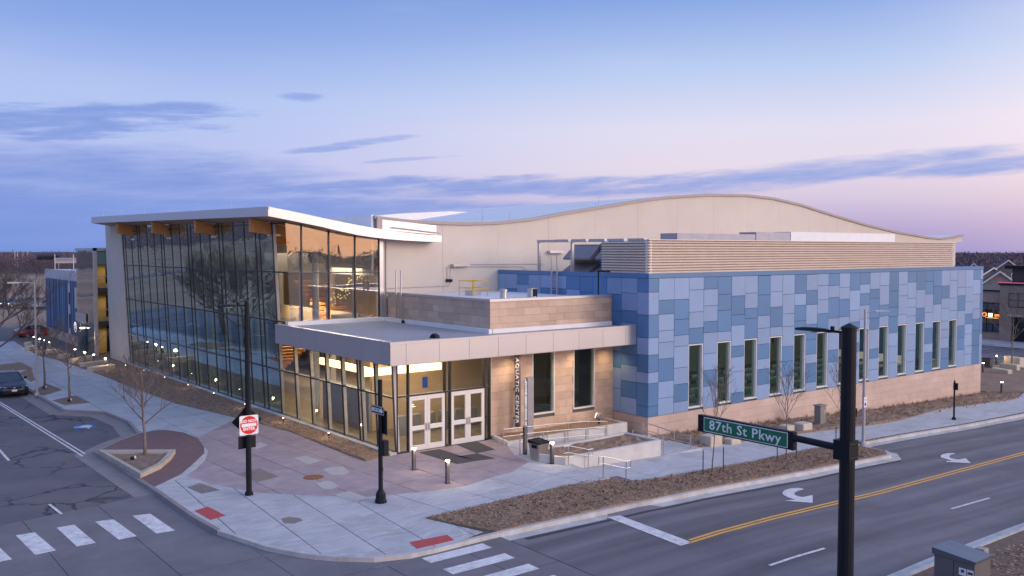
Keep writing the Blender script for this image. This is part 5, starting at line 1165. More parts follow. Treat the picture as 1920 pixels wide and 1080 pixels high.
# grey street light with accessible parking sign
P = W(1618.5, 835, g(23.1)); P.z = g(P.x)
t = thing('street_light', 'grey street light by the parkway bed with a small white parking sign', 'street light', P)
MB().lathe([(.2, 0), (.2, .12), (.09, .2), (.085, 3), (.06, 7.3)], 0, 0, 10).build('pole', galv, t, local=True); MB().tube([(0, 0, 7.15), (.5, -.4, 7.25)], .035, 6).build('arm', galv, t, local=True)
MB().hexa([(.35, -.38, 7.18), (.42, -.28, 7.18), (1.0, -.72, 7.2), (.9, -.85, 7.2), (.38, -.36, 7.27), (.44, -.3, 7.27), (.95, -.74, 7.26), (.9, -.8, 7.26)]).build('luminaire', mat('pale_grey_housing', (.5, .5, .52), .5), t, local=True)
q = onY(1622.5, 754, P.y - .12); t2 = thing('parking_sign', 'small white accessible parking sign on the grey street light', 'traffic sign', q)
MB().box(-.14, .14, -.004, .004, -.27, .27).build('plate', wsg, t2, local=True); textobj('lettering', 'R', blackm, t2, (q.x, q.y - .006, q.z + .12), (1, 0, 0), (0, 0, 1), .16, .001); MB().prismY([(-.08, -.2), (.08, -.2), (.08, -.04), (-.08, -.04)], -.007, -.005).build('symbol_panel', mat('sign_blue', (.02, .08, .5), .5), t2, local=True)
P = W(69.5, 742, 0); t = thing('street_light', 'slim grey street light behind the parked dark car', 'street light', P)
MB().lathe([(.17, 0), (.17, .12), (.08, .2), (.05, 7.4)], 0, 0, 8).build('pole', galv, t, local=True); MB().tube([(0, 0, 7.35), (-.5, .05, 7.42), (-1.0, .1, 7.4)], .03, 6).build('arm', galv, t, local=True); MB().box(-1.55, -.85, .02, .2, 7.36, 7.46).build('luminaire', mat('pale_grey_housing', (.5, .5, .52), .5), t, local=True)
P = G(1788.5, 787); t = thing('button_post', 'short dark push button post on the right hand walk', 'post', P); MB().lathe([(.14, 0), (.14, .1), (.06, .2), (.055, 2.4), (.06, 2.5), (.0, 2.62)], 0, 0, 8).build('pole', blackm, t, local=True); MB().box(.03, .14, -.17, .1, 1.95, 2.4).build('signal_head', blackm, t, local=True)
# utility cabinet bottom right
P = W(1808, 1110, -.25)
c0 = onX(1754, 1070, 3.2); t = thing('utility_cabinet', 'grey metal traffic cabinet with two white stickers at the bottom right', 'cabinet', (4.35, -24.1, -.2))
Z0 = 0; cw_, cd = .50, .52
zt1 = onY(1755, 1025, -24.0).z + .2
xL = onX(1753.5, 1050, 3.75).y; 
MB().box(-.62, .30, -.62, .50, 0, 1.12).build('body', mat('cabinet_grey', (.16, .155, .16), .5, .3, noise=.08), t, local=True)
MB().hexa([(-.67, -.67, 1.12), (.35, -.67, 1.12), (.35, .55, 1.12), (-.67, .55, 1.12), (-.67, -.67, 1.19), (.35, -.67, 1.19), (.35, .55, 1.30), (-.67, .55, 1.30)]).build('lid', mat('cabinet_lid', (.16, .17, .20), .3, .5), t, local=True)
MB().box(-.626, -.6205, -.05, -.04, .08, 1.06).build('door_seam', blackm, t, local=True)
for (ya, yb, n) in ((-.20, -.40, 0), (-.42, -.60, 1)):
    MB().box(-.632, -.627, yb, ya, .72, .92).build('sticker', wsg, t, local=True)
    MB().box(-.636, -.633, (ya + yb) / 2 - (.045 if not n else .07), (ya + yb) / 2 + (.045 if not n else .07), .80 if not n else .79, .88 if not n else .86).build('sticker_print', mat('sticker_ink', (.08, .08, .1), .6), t, local=True)
MB().box(-.8, .5, -.8, .7, -.3, 0).build('pad', kerbm, t, local=True)
t = thing('utility_cabinet', 'slim grey concrete post beside the traffic cabinet', 'cabinet', (4.92, -24.35, -.25)); MB().bevbox(-.12, .16, -.14, .14, 0, 1.28, .02).build('body', mat('weathered_concrete_post', (.33, .31, .29), .8), t, local=True)
# electrical cabinet by the blue wing
P = G(1538, 797); t = thing('electrical_cabinet', 'tall grey electrical cabinet on the bed in front of the blue wing', 'cabinet', P); MB().bevbox(-.3, .3, -.2, .25, 0, 1.18, .03).build('body', mat('transformer_grey', (.22, .21, .20), .6), t, local=True); MB().box(-.34, .34, -.24, .29, 1.18, 1.24).build('lid', mat('transformer_grey', (.22, .21, .20), .6), t, local=True); MB().box(.05, .2, -.21, -.2, .7, .95).build('plate', steel, t, local=True)
# limestone seat blocks
bm_ = mat('seat_block_stone', (.55, .48, .40), .85, noise=.12, nscale=3, bump=.3)
for (u, v, w_, d_, h_, lab) in ((1344, 837, .95, .75, .55, 'rough limestone block seat nearest the planter on the lower walk'), (1381, 833, .8, .6, .28, 'low limestone slab partly behind the street name sign'), (1483, 812, .75, .6, .42, 'limestone block seat just right of the green sign'), (1515, 811, .9, .7, .52, 'limestone block seat beside the grey electrical cabinet')):
    P = G(u, v); t = MB(); w2, d2 = w_ / 2, d_ / 2; t.bevbox(-w2, w2, -d2, d2, -.1, h_, .04); o = t.build('stone_block_seat', bm_, None); o.location = (P.x, P.y + d2, g(P.x)); tag(o, lab, 'stone seat', 'limestone blocks on the lower walk')
# precast benches
bw_ = mat('precast_bench', (.58, .50, .40), .8, noise=.08, bump=.15)
def bench(a, c, w_, h_, lab, zf=flat):
    A = G(*a, 0, zf); C = G(*c, 0, zf); d = C - A; d.z = 0; ln = d.length; M_ = (A + C) / 2; n = Vector((-d.y, d.x, 0)).normalized(); 
    if n.dot(FWD) < 0: n = -n
    M_ += n * w_ / 2; b = MB(); b.bevbox(-ln / 2, ln / 2, -w_ / 2, w_ / 2, 0, h_, .06); o = b.build('precast_bench', bw_, None); o.location = M_; o.rotation_euler = (0, 0, math.atan2(d.y, d.x)); tag(o, lab, 'bench', 'pale precast benches')
for a in (((171, 699), (218, 692), .5, .42, 'front pale precast bench near the white pylon'), ((156, 690), (204, 684), .5, .42, 'rear pale precast bench behind the front one near the pylon'), ((136, 682), (178, 675), .5, .42, 'pale bench beyond the pylon benches beside a bollard'), ((114, 674), (134, 671), .5, .42, 'pale bench half hidden by the nearer street tree'), ((90, 665), (112, 662), .5, .42, 'small pale bench near the four far bollards'), ((52, 650), (74, 647), .5, .42, 'pale bench left of the four far bollards'), ((55, 658), (70, 655), .5, .42, 'pale bench by the far sidewalk edge'),
          ((1858, 698), (1889, 703), .6, .45, 'front low pale bench past the end of the blue wing', g), ((1873, 692), (1906, 696), .6, .6, 'middle stepped pale bench past the blue wing', g), ((1881, 684), (1911, 688), .8, .9, 'tall backed pale bench farthest from the blue wing', g)): bench(*a)
P = G(1852, 690); t = thing('litter_bin', 'dark tapered litter bin past the end of the blue wing', 'litter bin', P); MB().hexa([(-.3, -.3, 0), (.3, -.3, 0), (.3, .3, 0), (-.3, .3, 0), (-.42, -.42, .95), (.42, -.42, .95), (.42, .42, .95), (-.42, .42, .95)]).build('body', mat('grey_bollard', (.13, .125, .13), .5, .3), t, local=True); MB().box(-.44, .44, -.44, .44, .95, 1.0).build('lid', blackm, t, local=True)
# ---- roof equipment
def rod(p, h, lab):
    b = MB(); b.tube([(0, 0, 0), (0, 0, h)], .02, 4, r1=.012); o = b.build('lightning_rod', mat('rod_aluminium', (.6, .6, .62), .4, .5), None); o.location = p; tag(o, lab, 'lightning rod', 'lightning rods along the roof edges')
for i, u in enumerate((194, 228, 270, 317, 371, 434, 504)):
    vy = 404 + (388 - 404) * (u - 188) / 317; p = onX(u, vy + 1, -2.06 - SK * 15); Xq = -2.03 - SK * (p.y - 9.8); p = onX(u, vy + 1, Xq); rod((p.x, p.y, p.z - .1), .62, 'lightning rod on the left eave of the glass hall roof, %s from the far end' % ['first', 'second', 'third', 'fourth', 'fifth', 'sixth', 'seventh'][i])
for i, (u, d) in enumerate(((905, 20), (955, 14), (1116, 8), (1122, 18), (1225, 6), (1320, 11), (1618, 8), (1680, 7))):
    p = onY(u, 400, 10.9); rod((p.x, 10.9, pz(p.x) + .1), d / 23, 'lightning rod on the wavy hall roof, %s from the left' % ['first', 'second', 'third', 'fourth', 'fifth', 'sixth', 'seventh', 'last'][i])
yg = mat('safety_yellow', (.80, .47, .03), .5)
t = thing('roof_guardrail', 'yellow safety guardrail around the penthouse roof hatch', 'guardrail', (8.8, 6.8, 6.84))
def gq(u, v, z=6.84): return W(u, v, z)
cs = [(8.2, 8.3), (9.5, 8.3), (9.5, 6.2), (8.2, 6.2)]
cs = [(9.35 + (c[0] - 8.85) * .75, 7.0 + (c[1] - 7.25) * .72) for c in cs]
for k in range(4):
    a, c = cs[k], cs[(k + 1) % 4]; MB().tube([(*a, 6.84), (*a, 7.72)], .03, 6).build('post', yg, t)
    for z in (7.70, 7.28): MB().tube([(*a, z), (*c, z)], .026, 6).build('rail', yg, t)
MB().box(cs[0][0] + .2, cs[1][0] - .2, cs[2][1] + .4, cs[0][1] - .3, 6.84, 7.15).build('roof_hatch', fasc, t)
t = thing('condenser_unit', 'small white air conditioning unit with dark fan grille on the penthouse roof', 'air conditioner', (10.5, 2.9, 6.84)); MB().box(-.35, .35, -.3, .3, .05, .85).build('case', fasc, t, local=True); MB().box(-.2, .33, -.315, -.301, .1, .8).build('grille', blackm, t, local=True); MB().box(-.35, .35, -.3, .3, 0, .05).build('feet', blackm, t, local=True); MB().tube([(-.35, -.35, .3), (-.5, -.5, .05), (-.1, -.6, .1), (.1, -.4, .02)], .05, 6).build('hose', whitem, t, local=True)
t.scale = (.62, .62, .62)
t = thing('roof_vent', 'short round silver roof vent on the penthouse', 'vent', (8.55, 3.0, 6.84)); MB().lathe([(.2, 0), (.2, .4), (.24, .42), (.24, .5), (.1, .55)], 0, 0, 14).build('drum', steel, t, local=True)
t = thing('duct_light', 'thin black roof lamp beside the blue side wall', 'roof light', (13.2, .9, 6.84)); pz_ = onX(1122, 509, 13.2); t.location = (13.2, pz_.y, 6.84); MB().tube([(0, 0, 0), (0, 0, pz_.z - 6.84)], .04, 6).build('pole', blackm, t, local=True); MB().box(-.05, .05, -.9, .05, pz_.z - 6.86, pz_.z - 6.78).build('head', blackm, t, local=True)
def ladder(x, ya, yb, z0, z1, lab, pr):
    t = thing('roof_ladder', lab, 'ladder', (x, ya, z0), 0, 'fixed roof ladders')
    for y in (ya, yb): MB().box(x - .03, x + .03, y - .035, y + .035, z0, z1).build('stile', galv, t)
    k = z0 + .3
    while k < min(z1 - .2, pr): MB().tube([(x, ya, k), (x, yb, k)], .016, 5).build('rung', galv, t); k += .3
p1, p2 = onX(743, 560, 5.33), onX(752, 560, 5.33); ladder(5.33, p2.y, p1.y, 5.4, onX(743, 507, 5.33).z, 'fixed ladder on the left side of the stone penthouse', 7.0)
p1, p2 = onX(1034, 520, 13.8), onX(1044.5, 520, 13.8); ladder(13.8, p2.y, p1.y, 6.84, onX(1034, 478, 13.8).z, 'fixed ladder on the blue side wall above the penthouse roof', 8.2)
for (x, y, rz, lab, s_) in ((onX(760, 604, 4.9).x, W(760, 605, 5.35).y, 0, 'small flat black roof light near the penthouse ladder', .2), (W(815, 633, 5.35).x, W(815, 633, 5.35).y, .4, 'black spotlight near the front edge of the canopy roof', .2), (W(908, 622, 5.35).x, W(908, 622, 5.35).y, .2, 'small black roof light at the penthouse corner', .12)):
    if 'flat' in lab: x = W(760, 605, 5.35).x
    b = MB(); b.prismX([(-s_, 0), (s_, 0), (s_ * .8, s_ * .5), (s_ * .2, s_ * 1.1), (-s_ * .8, s_ * .6)], -s_ * .8, s_ * .8); o = b.build('roof_spotlight', blackm, None); o.location = (x, y, 5.33); o.rotation_euler = (0, 0, rz); tag(o, lab, 'spotlight', 'black lights on the canopy roof')
# steel frame and air handlers on the wing
t = thing('steel_frame', 'open galvanised steel frame beside the louvre screen on the wing roof', 'steel frame', (15, 6, 7.8))
for y in (7.78, 4.63, 1.2): MB().box(14.92, 15.08, y - .08, y + .08, 7.8, 9.98).build('column', galv, t)
MB().box(14.9, 15.1, 1.0, 7.9, 9.98, 10.14).build('beam', galv, t); 
rt = mat('brown_unit', (.19, .15, .14), .6, .2, noise=.1)
for (yy, lab) in ((5.1, 'brown rooftop air handler with sloped hoods, left of the louvre screen'), (2.2, 'brown rooftop air handler partly hidden by the louvre screen')):
    t = thing('air_handler', lab, 'air handler', (17.3, yy, 7.95), 0, 'brown air handlers on the wing roof')
    MB().box(-.7, 4.5, -1.3, 1.3, 0, 1.9).build('cabinet', rt, t, local=True)
    MB().prismY([(-.7, 1.85), (-.7, .95), (-1.55, .95), (-1.6, 1.05)], -1.2, 1.2).build('hood', mat('hood_metal', (.26, .23, .25), .5, .3), t, local=True); MB().prismY([(-.7, .8), (-.7, .15), (-1.6, .15), (-1.65, .25)], -1.2, 1.2).build('hood', mat('hood_metal', (.26, .23, .25), .5, .3), t, local=True)
    MB().box(-.8, -.6, -1.42, -1.3, 0, 1.95).build('corner_post', rt, t, local=True)
za_ = onY(1400, 435, 4.0).z
for (u0, u1, v0, m, lab) in ((1270, 1417, 437, mat('lavender_metal', (.42, .40, .45), .5), 'long grey roof duct above the louvre screen'), (1418, 1482, 435, mat('lavender_metal', (.42, .40, .45), .5), 'grey duct section joining the white roof duct'), (1483, 1679, 434.5, whitem, 'long white roof duct at the right of the wing roof')):
    a = onY(u0, v0, 4.0); c = onY(u1, v0, 4.0); b = MB(); b.box(0, c.x - a.x - .05, 0, 1.5, 0, (a.z + c.z) / 2 - 8.0 if False else onY(u0, v0, 4.0).z - 8.0); o = b.build('roof_duct', m, None); o.location = (a.x, 4.0, 8.0); tag(o, lab, 'duct', 'ducts on the wing roof')
# ---- parked sedan
def make_car(paint, lamp, label, group=None):
    t = thing('parked_car', label, 'car', (0, 0, 0), 0, group)
    # length along y, nose at -y ; sections: y, half width, z bottom, z belt, hood/top z
    secs = [(-2.28, .62, .32, .52, .58), (-2.2, .80, .24, .60, .68), (-1.9, .88, .20, .68, .80), (-1.2, .91, .20, .78, .93), (-.7, .91, .20, .82, .98), (.6, .92, .20, .86, 1.0), (1.5, .91, .20, .88, 1.02), (1.95, .89, .24, .86, 1.04), (2.25, .80, .32, .80, .96), (2.3, .7, .4, .7, .8)]
    vs = []
    for (y, w_, zb, zs, zt) in secs: vs += [(-w_ * .9, y, zb), (-w_, y, zb + .15), (-w_, y, zs), (-w_ * .82, y, zt - .02), (-w_ * .4, y, zt + .012), (0, y, zt + .02), (w_ * .4, y, zt + .012), (w_ * .82, y, zt - .02), (w_, y, zs), (w_, y, zb + .15), (w_ * .9, y, zb)]
    n = 11; fs = [(i * n + k, i * n + (k + 1) % n, (i + 1) * n + (k + 1) % n, (i + 1) * n + k) for i in range(len(secs) - 1) for k in range(n)] + [tuple(range(n)), tuple(reversed(range((len(secs) - 1) * n, len(secs) * n)))]
    b = MB(); b.add(vs, fs); body = b.build('body', paint, t, local=True, smooth=True)
    # cabin
    def ringc(y, w_, z): return [(-w_, y, z), (w_, y, z)]
    base = [(-.78, -.62), (.78, -.62), (.80, 1.75), (-.80, 1.75)]; top = [(-.58, .05), (.58, .05), (.60, 1.05), (-.60, 1.05)]
    b = MB(); b.add([(x, y, .96) for x, y in base] + [(x, y, 1.41) for x, y in top] + [(0, .0, 1.44), (0, 1.1, 1.44)], [(0, 1, 5, 8, 4), (1, 2, 6, 5), (2, 3, 7, 9, 6), (3, 0, 4, 7)]); b.build('windows', mat('car_glass', (.01, .018, .03), .05, coat=1), t, local=True)
    b = MB(); b.add([(-.60, .0, 1.405), (.60, .0, 1.405), (.62, 1.1, 1.405), (-.62, 1.1, 1.405), (-.35, .02, 1.45), (.35, .02, 1.45), (.35, 1.08, 1.45), (-.35, 1.08, 1.45)], [(0, 1, 5, 4), (1, 2, 6, 5), (2, 3, 7, 6), (3, 0, 4, 7), (4, 5, 6, 7)]); b.build('roof', paint, t, local=True)
    for s in (-1, 1):
        for pa_, pb2, r_ in (((s * .79, -.64, .97), (s * .59, .03, 1.42), .035), ((s * .81, 1.77, .97), (s * .61, 1.08, 1.42), .04), ((s * .80, .55, .97), (s * .60, .55, 1.42), .03)): MB().tube([pa_, pb2], r_, 5).build('pillar', paint, t, local=True)
        b = MB(); b.hexa([(s * .84 - .0, -.45, .98), (s * 1.02, -.5, .98), (s * 1.02, -.4, .98), (s * .84, -.35, .98), (s * .88, -.45, 1.12), (s * 1.04, -.5, 1.12), (s * 1.04, -.4, 1.12), (s * .88, -.35, 1.12)]); b.build('mirror', blackm, t, local=True)
        b = MB(); b.hexa([(s * .44, -2.23, .60), (s * .80, -2.12, .62), (s * .80, -2.0, .62), (s * .44, -2.1, .60), (s * .46, -2.2, .70), (s * .82, -1.95, .74), (s * .80, -1.85, .74), (s * .46, -2.1, .70)]); b.build('headlight', lamp, t, local=True)
        b = MB(); b.box(s * .62 - .12, s * .62 + .12, 2.22, 2.32, .72, .86); b.build('tail_light', mat('tail_red', (.35, .01, .01), .3), t, local=True)
        for y in (-1.42, 1.42):
            w_ = MB(); w_.tube([(s * .72, y, .32), (s * .93, y, .32)], .32, 18); wo_ = w_.build('wheel', mat('tyre_rubber', (.02, .02, .02), .9), t, local=True); MB().tube([(s * .93, y, .32), (s * .945, y, .32)], .2, 12).build('rim', steel, wo_, local=True)
    MB().box(-.44, .44, -2.30, -2.24, .58, .66).build('grille', blackm, t, local=True); MB().box(-.62, .62, -2.31, -2.26, .26, .42).build('air_intake', blackm, t, local=True); MB().box(-.16, .16, -2.335, -2.315, .42, .53).build('number_plate', wsg, t, local=True); MB().box(-.06, .06, -2.315, -2.28, .62, .68).build('badge', steel, t, local=True)
    MB().box(-.35, .35, -.34, -.33, 1.14, 1.19).build('dash_reflection', blackm, t, local=True) if False else None
    return t
navy = mat('navy_car_paint', (.006, .014, .040), .3, noise=0, coat=.35); redp = mat('red_car_paint', (.30, .015, .02), .3, noise=0, coat=1); greyp = mat('grey_car_paint', (.12, .12, .13), .3, .3, noise=0, coat=1)
lampoff = mat('clear_headlight', (.75, .75, .78), .15, coat=1); lampon = emis('headlight_on', (1, .9, .7), 25)
c1 = make_car(navy, lampoff, 'dark blue sedan parked facing the camera at the left edge'); P = W(30, 738, -.15); c1.location = (-11.22, 32.2, -.15)
c2 = make_car(redp, lampoff, 'red car parked beyond the four far bollards', 'far cars'); P = W(72, 632, -.15); c2.location = (P.x, P.y, -.15); c2.rotation_euler = (0, 0, R(100))
c3 = make_car(greyp, lampon, 'grey car with headlights on driving along the far left road', 'far cars'); P = W(57, 573, -.15); c3.location = (P.x, P.y, -.15); c3.rotation_euler = (0, 0, R(-50))
c5 = copy_tree(c3, label='car with yellowish headlights farther left on the far road'); P = W(25, 576, -.15); c5.location = (P.x, P.y, -.15)
# ================================================================== TREES
def bare_tree(name, h, trunk_h, spread, seed, r0, depth=4, up=.75, twigs=3, nb=9):
    rr = random.Random(seed); tr = MB(); cr = MB()
    def limb(mb, p, d, ln, r, n, k):
        pts = [p]; q = p.copy(); dd = d.copy()
        for i in range(k):
            dd = (dd + Vector((rr.uniform(-.16, .16), rr.uniform(-.16, .16), rr.uniform(-.04, .14)))).normalized(); q = q + dd * ln / k; pts.append(q.copy())
        mb.tube(pts, r, n, r1=max(.006, r * .45), cap=False); return pts, dd
    def grow(p, d, ln, r, lev):
        pts, dd = limb(cr, p, d, ln, r, 4 if lev > 1 else 3, 3)
        if lev == 0: return
        for i in range(twigs + (lev > 1)):
            t = rr.uniform(.3, 1); j = min(len(pts) - 2, int(t * (len(pts) - 1))); a = pts[j].lerp(pts[j + 1], rr.random())
            side = Vector((rr.uniform(-1, 1), rr.uniform(-1, 1), rr.uniform(-.1, .7))).normalized()
            grow(a, (dd * .75 + side * .65).normalized(), ln * rr.uniform(.45, .65), r * .5, lev - 1)
    lean = Vector((rr.uniform(-.03, .03), rr.uniform(-.03, .03), 1)); pts = [Vector((0, 0, -.1))]
    for i in range(8): pts.append(Vector((lean.x * i + rr.uniform(-.02, .02), lean.y * i + rr.uniform(-.02, .02), h * .92 * (i + 1) / 8)))
    tr.tube(pts, r0, 7, r1=r0 * .12)
    for i in range(nb):
        t = (i + .3) / nb; z = trunk_h + (h * .9 - trunk_h) * t * .85; k = min(7, int(z / (h * .92) * 8)); base = pts[k].lerp(pts[min(8, k + 1)], (z / (h * .92) * 8) % 1)
        a = i * 2.4 + rr.uniform(-.4, .4); el_ = up * (1 + .3 * t); d = Vector((math.cos(a), math.sin(a), math.tan(min(1.3, el_)))).normalized()
        ln = spread * (1.15 - .6 * t) * rr.uniform(.8, 1.1) / max(.35, math.cos(min(1.3, el_))) * .8
        grow(base, d, ln, r0 * (.42 - .22 * t), depth - 1)
    t = thing(name, 'x', 'tree', (0, 0, 0)); tr.build('trunk', barkm, t, local=True, smooth=True); cr.build('crown', twigm, t, local=True); return t
def put(t, P, lab, rz=0, grp=None, sc=None):
    t.location = P; t['label'] = lab; t.rotation_euler = (0, 0, rz)
    if grp: t['group'] = grp
    if sc: t.scale = (sc,) * 3
GS = 'young bare street trees'
T1 = put(bare_tree('bare_tree', 4.6, 1.35, 1.7, 3, .085, 4, .66, 3, 13), W(272, 853, .1), 'slender bare tree growing in the triangular planter', grp=GS)
t2 = bare_tree('bare_tree', 4.3, 2.0, 1.55, 8, .085, 4, .72, 3, 9); put(t2, W(131, 753, 0), 'bare street tree in the nearer square soil pit', 0, GS)
put(copy_tree(t2), W(84, 728, 0), 'bare street tree in the farther square soil pit, behind the parked car', 2.1, GS)
t3 = bare_tree('bare_sapling', 4.4, 1.7, .75, 15, .035, 3, 1.05, 3, 13)
G3 = 'staked saplings in the parkway bed'
put(t3, G(1335, 886.7), 'staked bare sapling left of centre under the green street sign', 0, G3); put(copy_tree(t3), G(1474, 860), 'staked bare sapling rising just behind the right end of the green sign', 1.2, G3); put(copy_tree(t3), G(1582, 838), 'staked bare sapling mostly hidden behind the thick black pole', 2.3, G3)
put(bare_tree('bare_tree', 6.8, 2.0, 2.2, 31, .08, 4, .8, 3, 10), G(1897, 692), 'bare tree in front of the commercial building on the right', 0)
t6 = bare_tree('bare_tree', 7.8, 1.3, 4.4, 77, .18, 5, .5, 4, 13)
put(t6, W(-22, 700, 0) , 'large wide bare tree at the left edge beyond the parked car', 0)
put(copy_tree(t6), Vector((-12.4, 52, 0)), 'second wide bare tree behind the first at the left edge', 1.7)
for i, (x, y, s) in enumerate(((-29, 24, 1.0), (-34, 36, 1.15), (-27, 47, .9), (-38, 15, 1.1), (-31, 60, 1.2), (-42, 44, 1.3))):
    put(copy_tree(t6), Vector((x, y, -.1)), 'bare tree across the side street, ' + ['nearest the parked car', 'tall one with a wide crown', 'small one near the kerb', 'closest to the corner', 'at the far end of the row', 'standing deepest in the field'][i], i * 1.3, 'bare trees across the side street', s)
stk = MB().tube([(0, 0, -.1), (0, 0, 1.15)], .025, 5).build('tree_stake', mat('dark_stake', (.05, .045, .045), .8), None); first = True
for (u, v, lab) in ((1318, 894, 'dark stake left of the first sapling under the street sign'), (1356, 886.7, 'dark stake right of the first sapling under the street sign'), (1457, 867, 'dark stake left of the second sapling by the sign end'), (1493, 858.5, 'dark stake right of the second sapling by the sign end'), (1567, 842, 'dark stake next to the thick black pole')):
    o = stk if first else stk.copy(); 
    if not first: COL.objects.link(o)
    first = False; o.location = G(u, v); tag(o, lab, 'stake', 'tree stakes in the parkway bed')
# ================================================================== ANNEX AND TOWER AT LEFT
TW = thing('glazed_tower', 'narrow glazed stair tower with white frame and yellow lit balconies left of the white pylon', 'building', (0, 52, 0))
MB().box(-1.62, 4, 53.0, 57.3, 0, 9.45).build('core', intg, TW)
MB().box(-1.78, -1.5, 49.86, 50.2, 0, 9.7).box(-1.78, 4, 49.86, 50.19, 9.45, 9.7).box(-1.78, 4, 50.21, 57.3, 9.45, 9.68).build('white_frame', fasc, TW)
MB().box(-1.70, -1.66, 50.21, 57.2, .1, 9.42).build('side_glass', glassU, TW)
MB().box(-1.49, 2, 50.0, 50.05, 8.2, 9.44).build('spandrel', mat('green_spandrel', (.15, .25, .23), .4), TW)
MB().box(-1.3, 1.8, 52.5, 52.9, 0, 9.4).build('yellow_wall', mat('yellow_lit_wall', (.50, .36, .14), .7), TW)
MB().box(-.2, 1.2, 52.4, 52.49, 5.9, 8.0).box(-.2, 1.2, 52.4, 52.49, 3.3, 5.3).box(-.2, 1.2, 52.4, 52.49, .1, 2.5).build('dark_glazing', blackm, TW)
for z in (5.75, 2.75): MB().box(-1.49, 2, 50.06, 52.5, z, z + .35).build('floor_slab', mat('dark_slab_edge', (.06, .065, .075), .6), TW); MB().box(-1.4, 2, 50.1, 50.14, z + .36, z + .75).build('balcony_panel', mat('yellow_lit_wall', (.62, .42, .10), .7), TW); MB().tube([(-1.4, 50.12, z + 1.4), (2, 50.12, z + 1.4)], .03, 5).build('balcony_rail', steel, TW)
for z in (2.4, 5.4, 8.0): area_light('tower_light', (-.2, 51.3, z - .15 if z < 8 else 8.1), (1.2, 1.2), 20, (1, .76, .4))
AN = thing('parking_annex', 'long white annex with vertical blue glass panels and a round P sign', 'building', (1, 66, 0))
MB().box(-1.08, 12, 57.3, 75.6, -.1, 7.35).build('wall', mat('annex_white', (.60, .57, .60), .7, noise=.04), AN)
MB().box(-1.14, -1.081, 57.3, 75.65, 6.42, 7.42).build('parapet', mat('annex_white', (.60, .57, .60), .7, noise=.04), AN)
for (ya, yb, n) in ((57.6, 62.6, 14), (64.3, 75.1, 22)):
    w_ = (yb - ya) / n
    for k in range(n):
        m = (mat('deep_blue_panel', (.035, .12, .27), .4), mat('deep_blue_panel', (.035, .12, .27), .4), mat('deep_blue_panel', (.05, .14, .36), .4), mat('sky_blue_panel', (.08, .22, .40), .4))[rg.randrange(4)]
        piece('blue_fin_panel', m, AN, -1.16 - rg.uniform(0, .08), -1.08, ya + k * w_ + .015, ya + (k + 1) * w_ - .015, 1.0, 6.4)
MB().box(-1.13, -1.081, 63.2, 63.7, 1.6, 3.0).box(-1.13, -1.081, 63.2, 63.7, 4.0, 5.2).build('slot_window', blackm, AN)
for k in range(9): piece('base_stone', stone2, AN, -1.14, -1.08, 57.32 + k * 2.03, 57.32 + k * 2.03 + 2.0, -.05, .97)
P = onX(140, 600, -2.6)
MB().box(-1.86, -1.785, 53.2, 57.2, 2.75, 3.6).build('entrance_canopy', fasc, AN)
q = onX(143.5, 613, -1.9)
MB().tube([(-1.92, q.y, q.z), (-1.99, q.y, q.z)], .42, 20).build('parking_sign_disc', mat('disc_dark', (.08, .07, .12), .5), AN)
textobj('lettering', 'P', emis('p_sign', (.9, .9, 1.0), 1.2), AN, (-2.0, q.y, q.z), (0, -1, 0), (0, 0, 1), .62, .005, bold=.02)
b = MB()
for k in range(24):
    a0, a1 = k * math.pi / 12, (k + 1) * math.pi / 12
    b.hexa([(-2.0, q.y + .40 * math.cos(a0), q.z + .40 * math.sin(a0)), (-2.0, q.y + .40 * math.cos(a1), q.z + .40 * math.sin(a1)), (-2.0, q.y + .48 * math.cos(a1), q.z + .48 * math.sin(a1)), (-2.0, q.y + .48 * math.cos(a0), q.z + .48 * math.sin(a0)), (-2.02, q.y + .40 * math.cos(a0), q.z + .40 * math.sin(a0)), (-2.02, q.y + .40 * math.cos(a1), q.z + .40 * math.sin(a1)), (-2.02, q.y + .48 * math.cos(a1), q.z + .48 * math.sin(a1)), (-2.02, q.y + .48 * math.cos(a0), q.z + .48 * math.sin(a0))])
b.build('sign_ring', emis('p_sign', (.9, .9, 1.0), 1.2), AN)
q2 = onX(150, 572, -1.3); MB().box(-1.75, -1.2, q2.y - .06, q2.y + .06, 3.9, 5.9).build('vertical_banner', whitem, AN)
MB().box(-1.82, -1.785, 53.5, 56.1, 0, 2.6).build('entrance_glazing', glassW, AN); MB().box(-2.0, -1.85, 54, 54.8, 2.2, 2.28).build('entrance_lamp', warmlamp, AN)
# ================================================================== RIGHT BACKGROUND
CB = thing('commercial_building', 'tan stone and brick commercial building with dark upper floor at the right edge', 'building', (104, 10, -2.2))
cst = mat('tan_cut_stone', (.30, .245, .205), .85, noise=.18, nscale=1.2); cbr = mat('dark_cladding', (.075, .06, .065), .7, noise=.15, nscale=.8)
MB().box(100.2, 115, 17.0, 40, -2.2, 4.1).build('tan_wing', mat('tan_stucco', (.36, .27, .23), .8), CB); MB().box(100.05, 115.1, 16.9, 40, 4.1, 4.3).build('parapet_cap', blackm, CB)
MB().box(99.6, 115, -12, 17.0, -2.2, 5.0).build('stone_wing', cst, CB); MB().box(99.4, 115.1, -12, 17.1, 5.0, 5.35).build('cornice', blackm, CB); MB().box(99.35, 99.4, -12, 17.1, 5.28, 5.36).build('red_light_strip', emis('red_neon', (1, .15, .28), .55), CB)
MB().box(100.5, 115, -12, 15.9, 5.35, 7.1).build('upper_storey', cbr, CB); MB().box(99.9, 115.4, -12, 16.6, 7.1, 7.55).build('flat_roof', blackm, CB)
MB().box(100.1, 100.19, 17.1, 19.6, -1.2, 2.65).build('shopfront', blackm, CB)
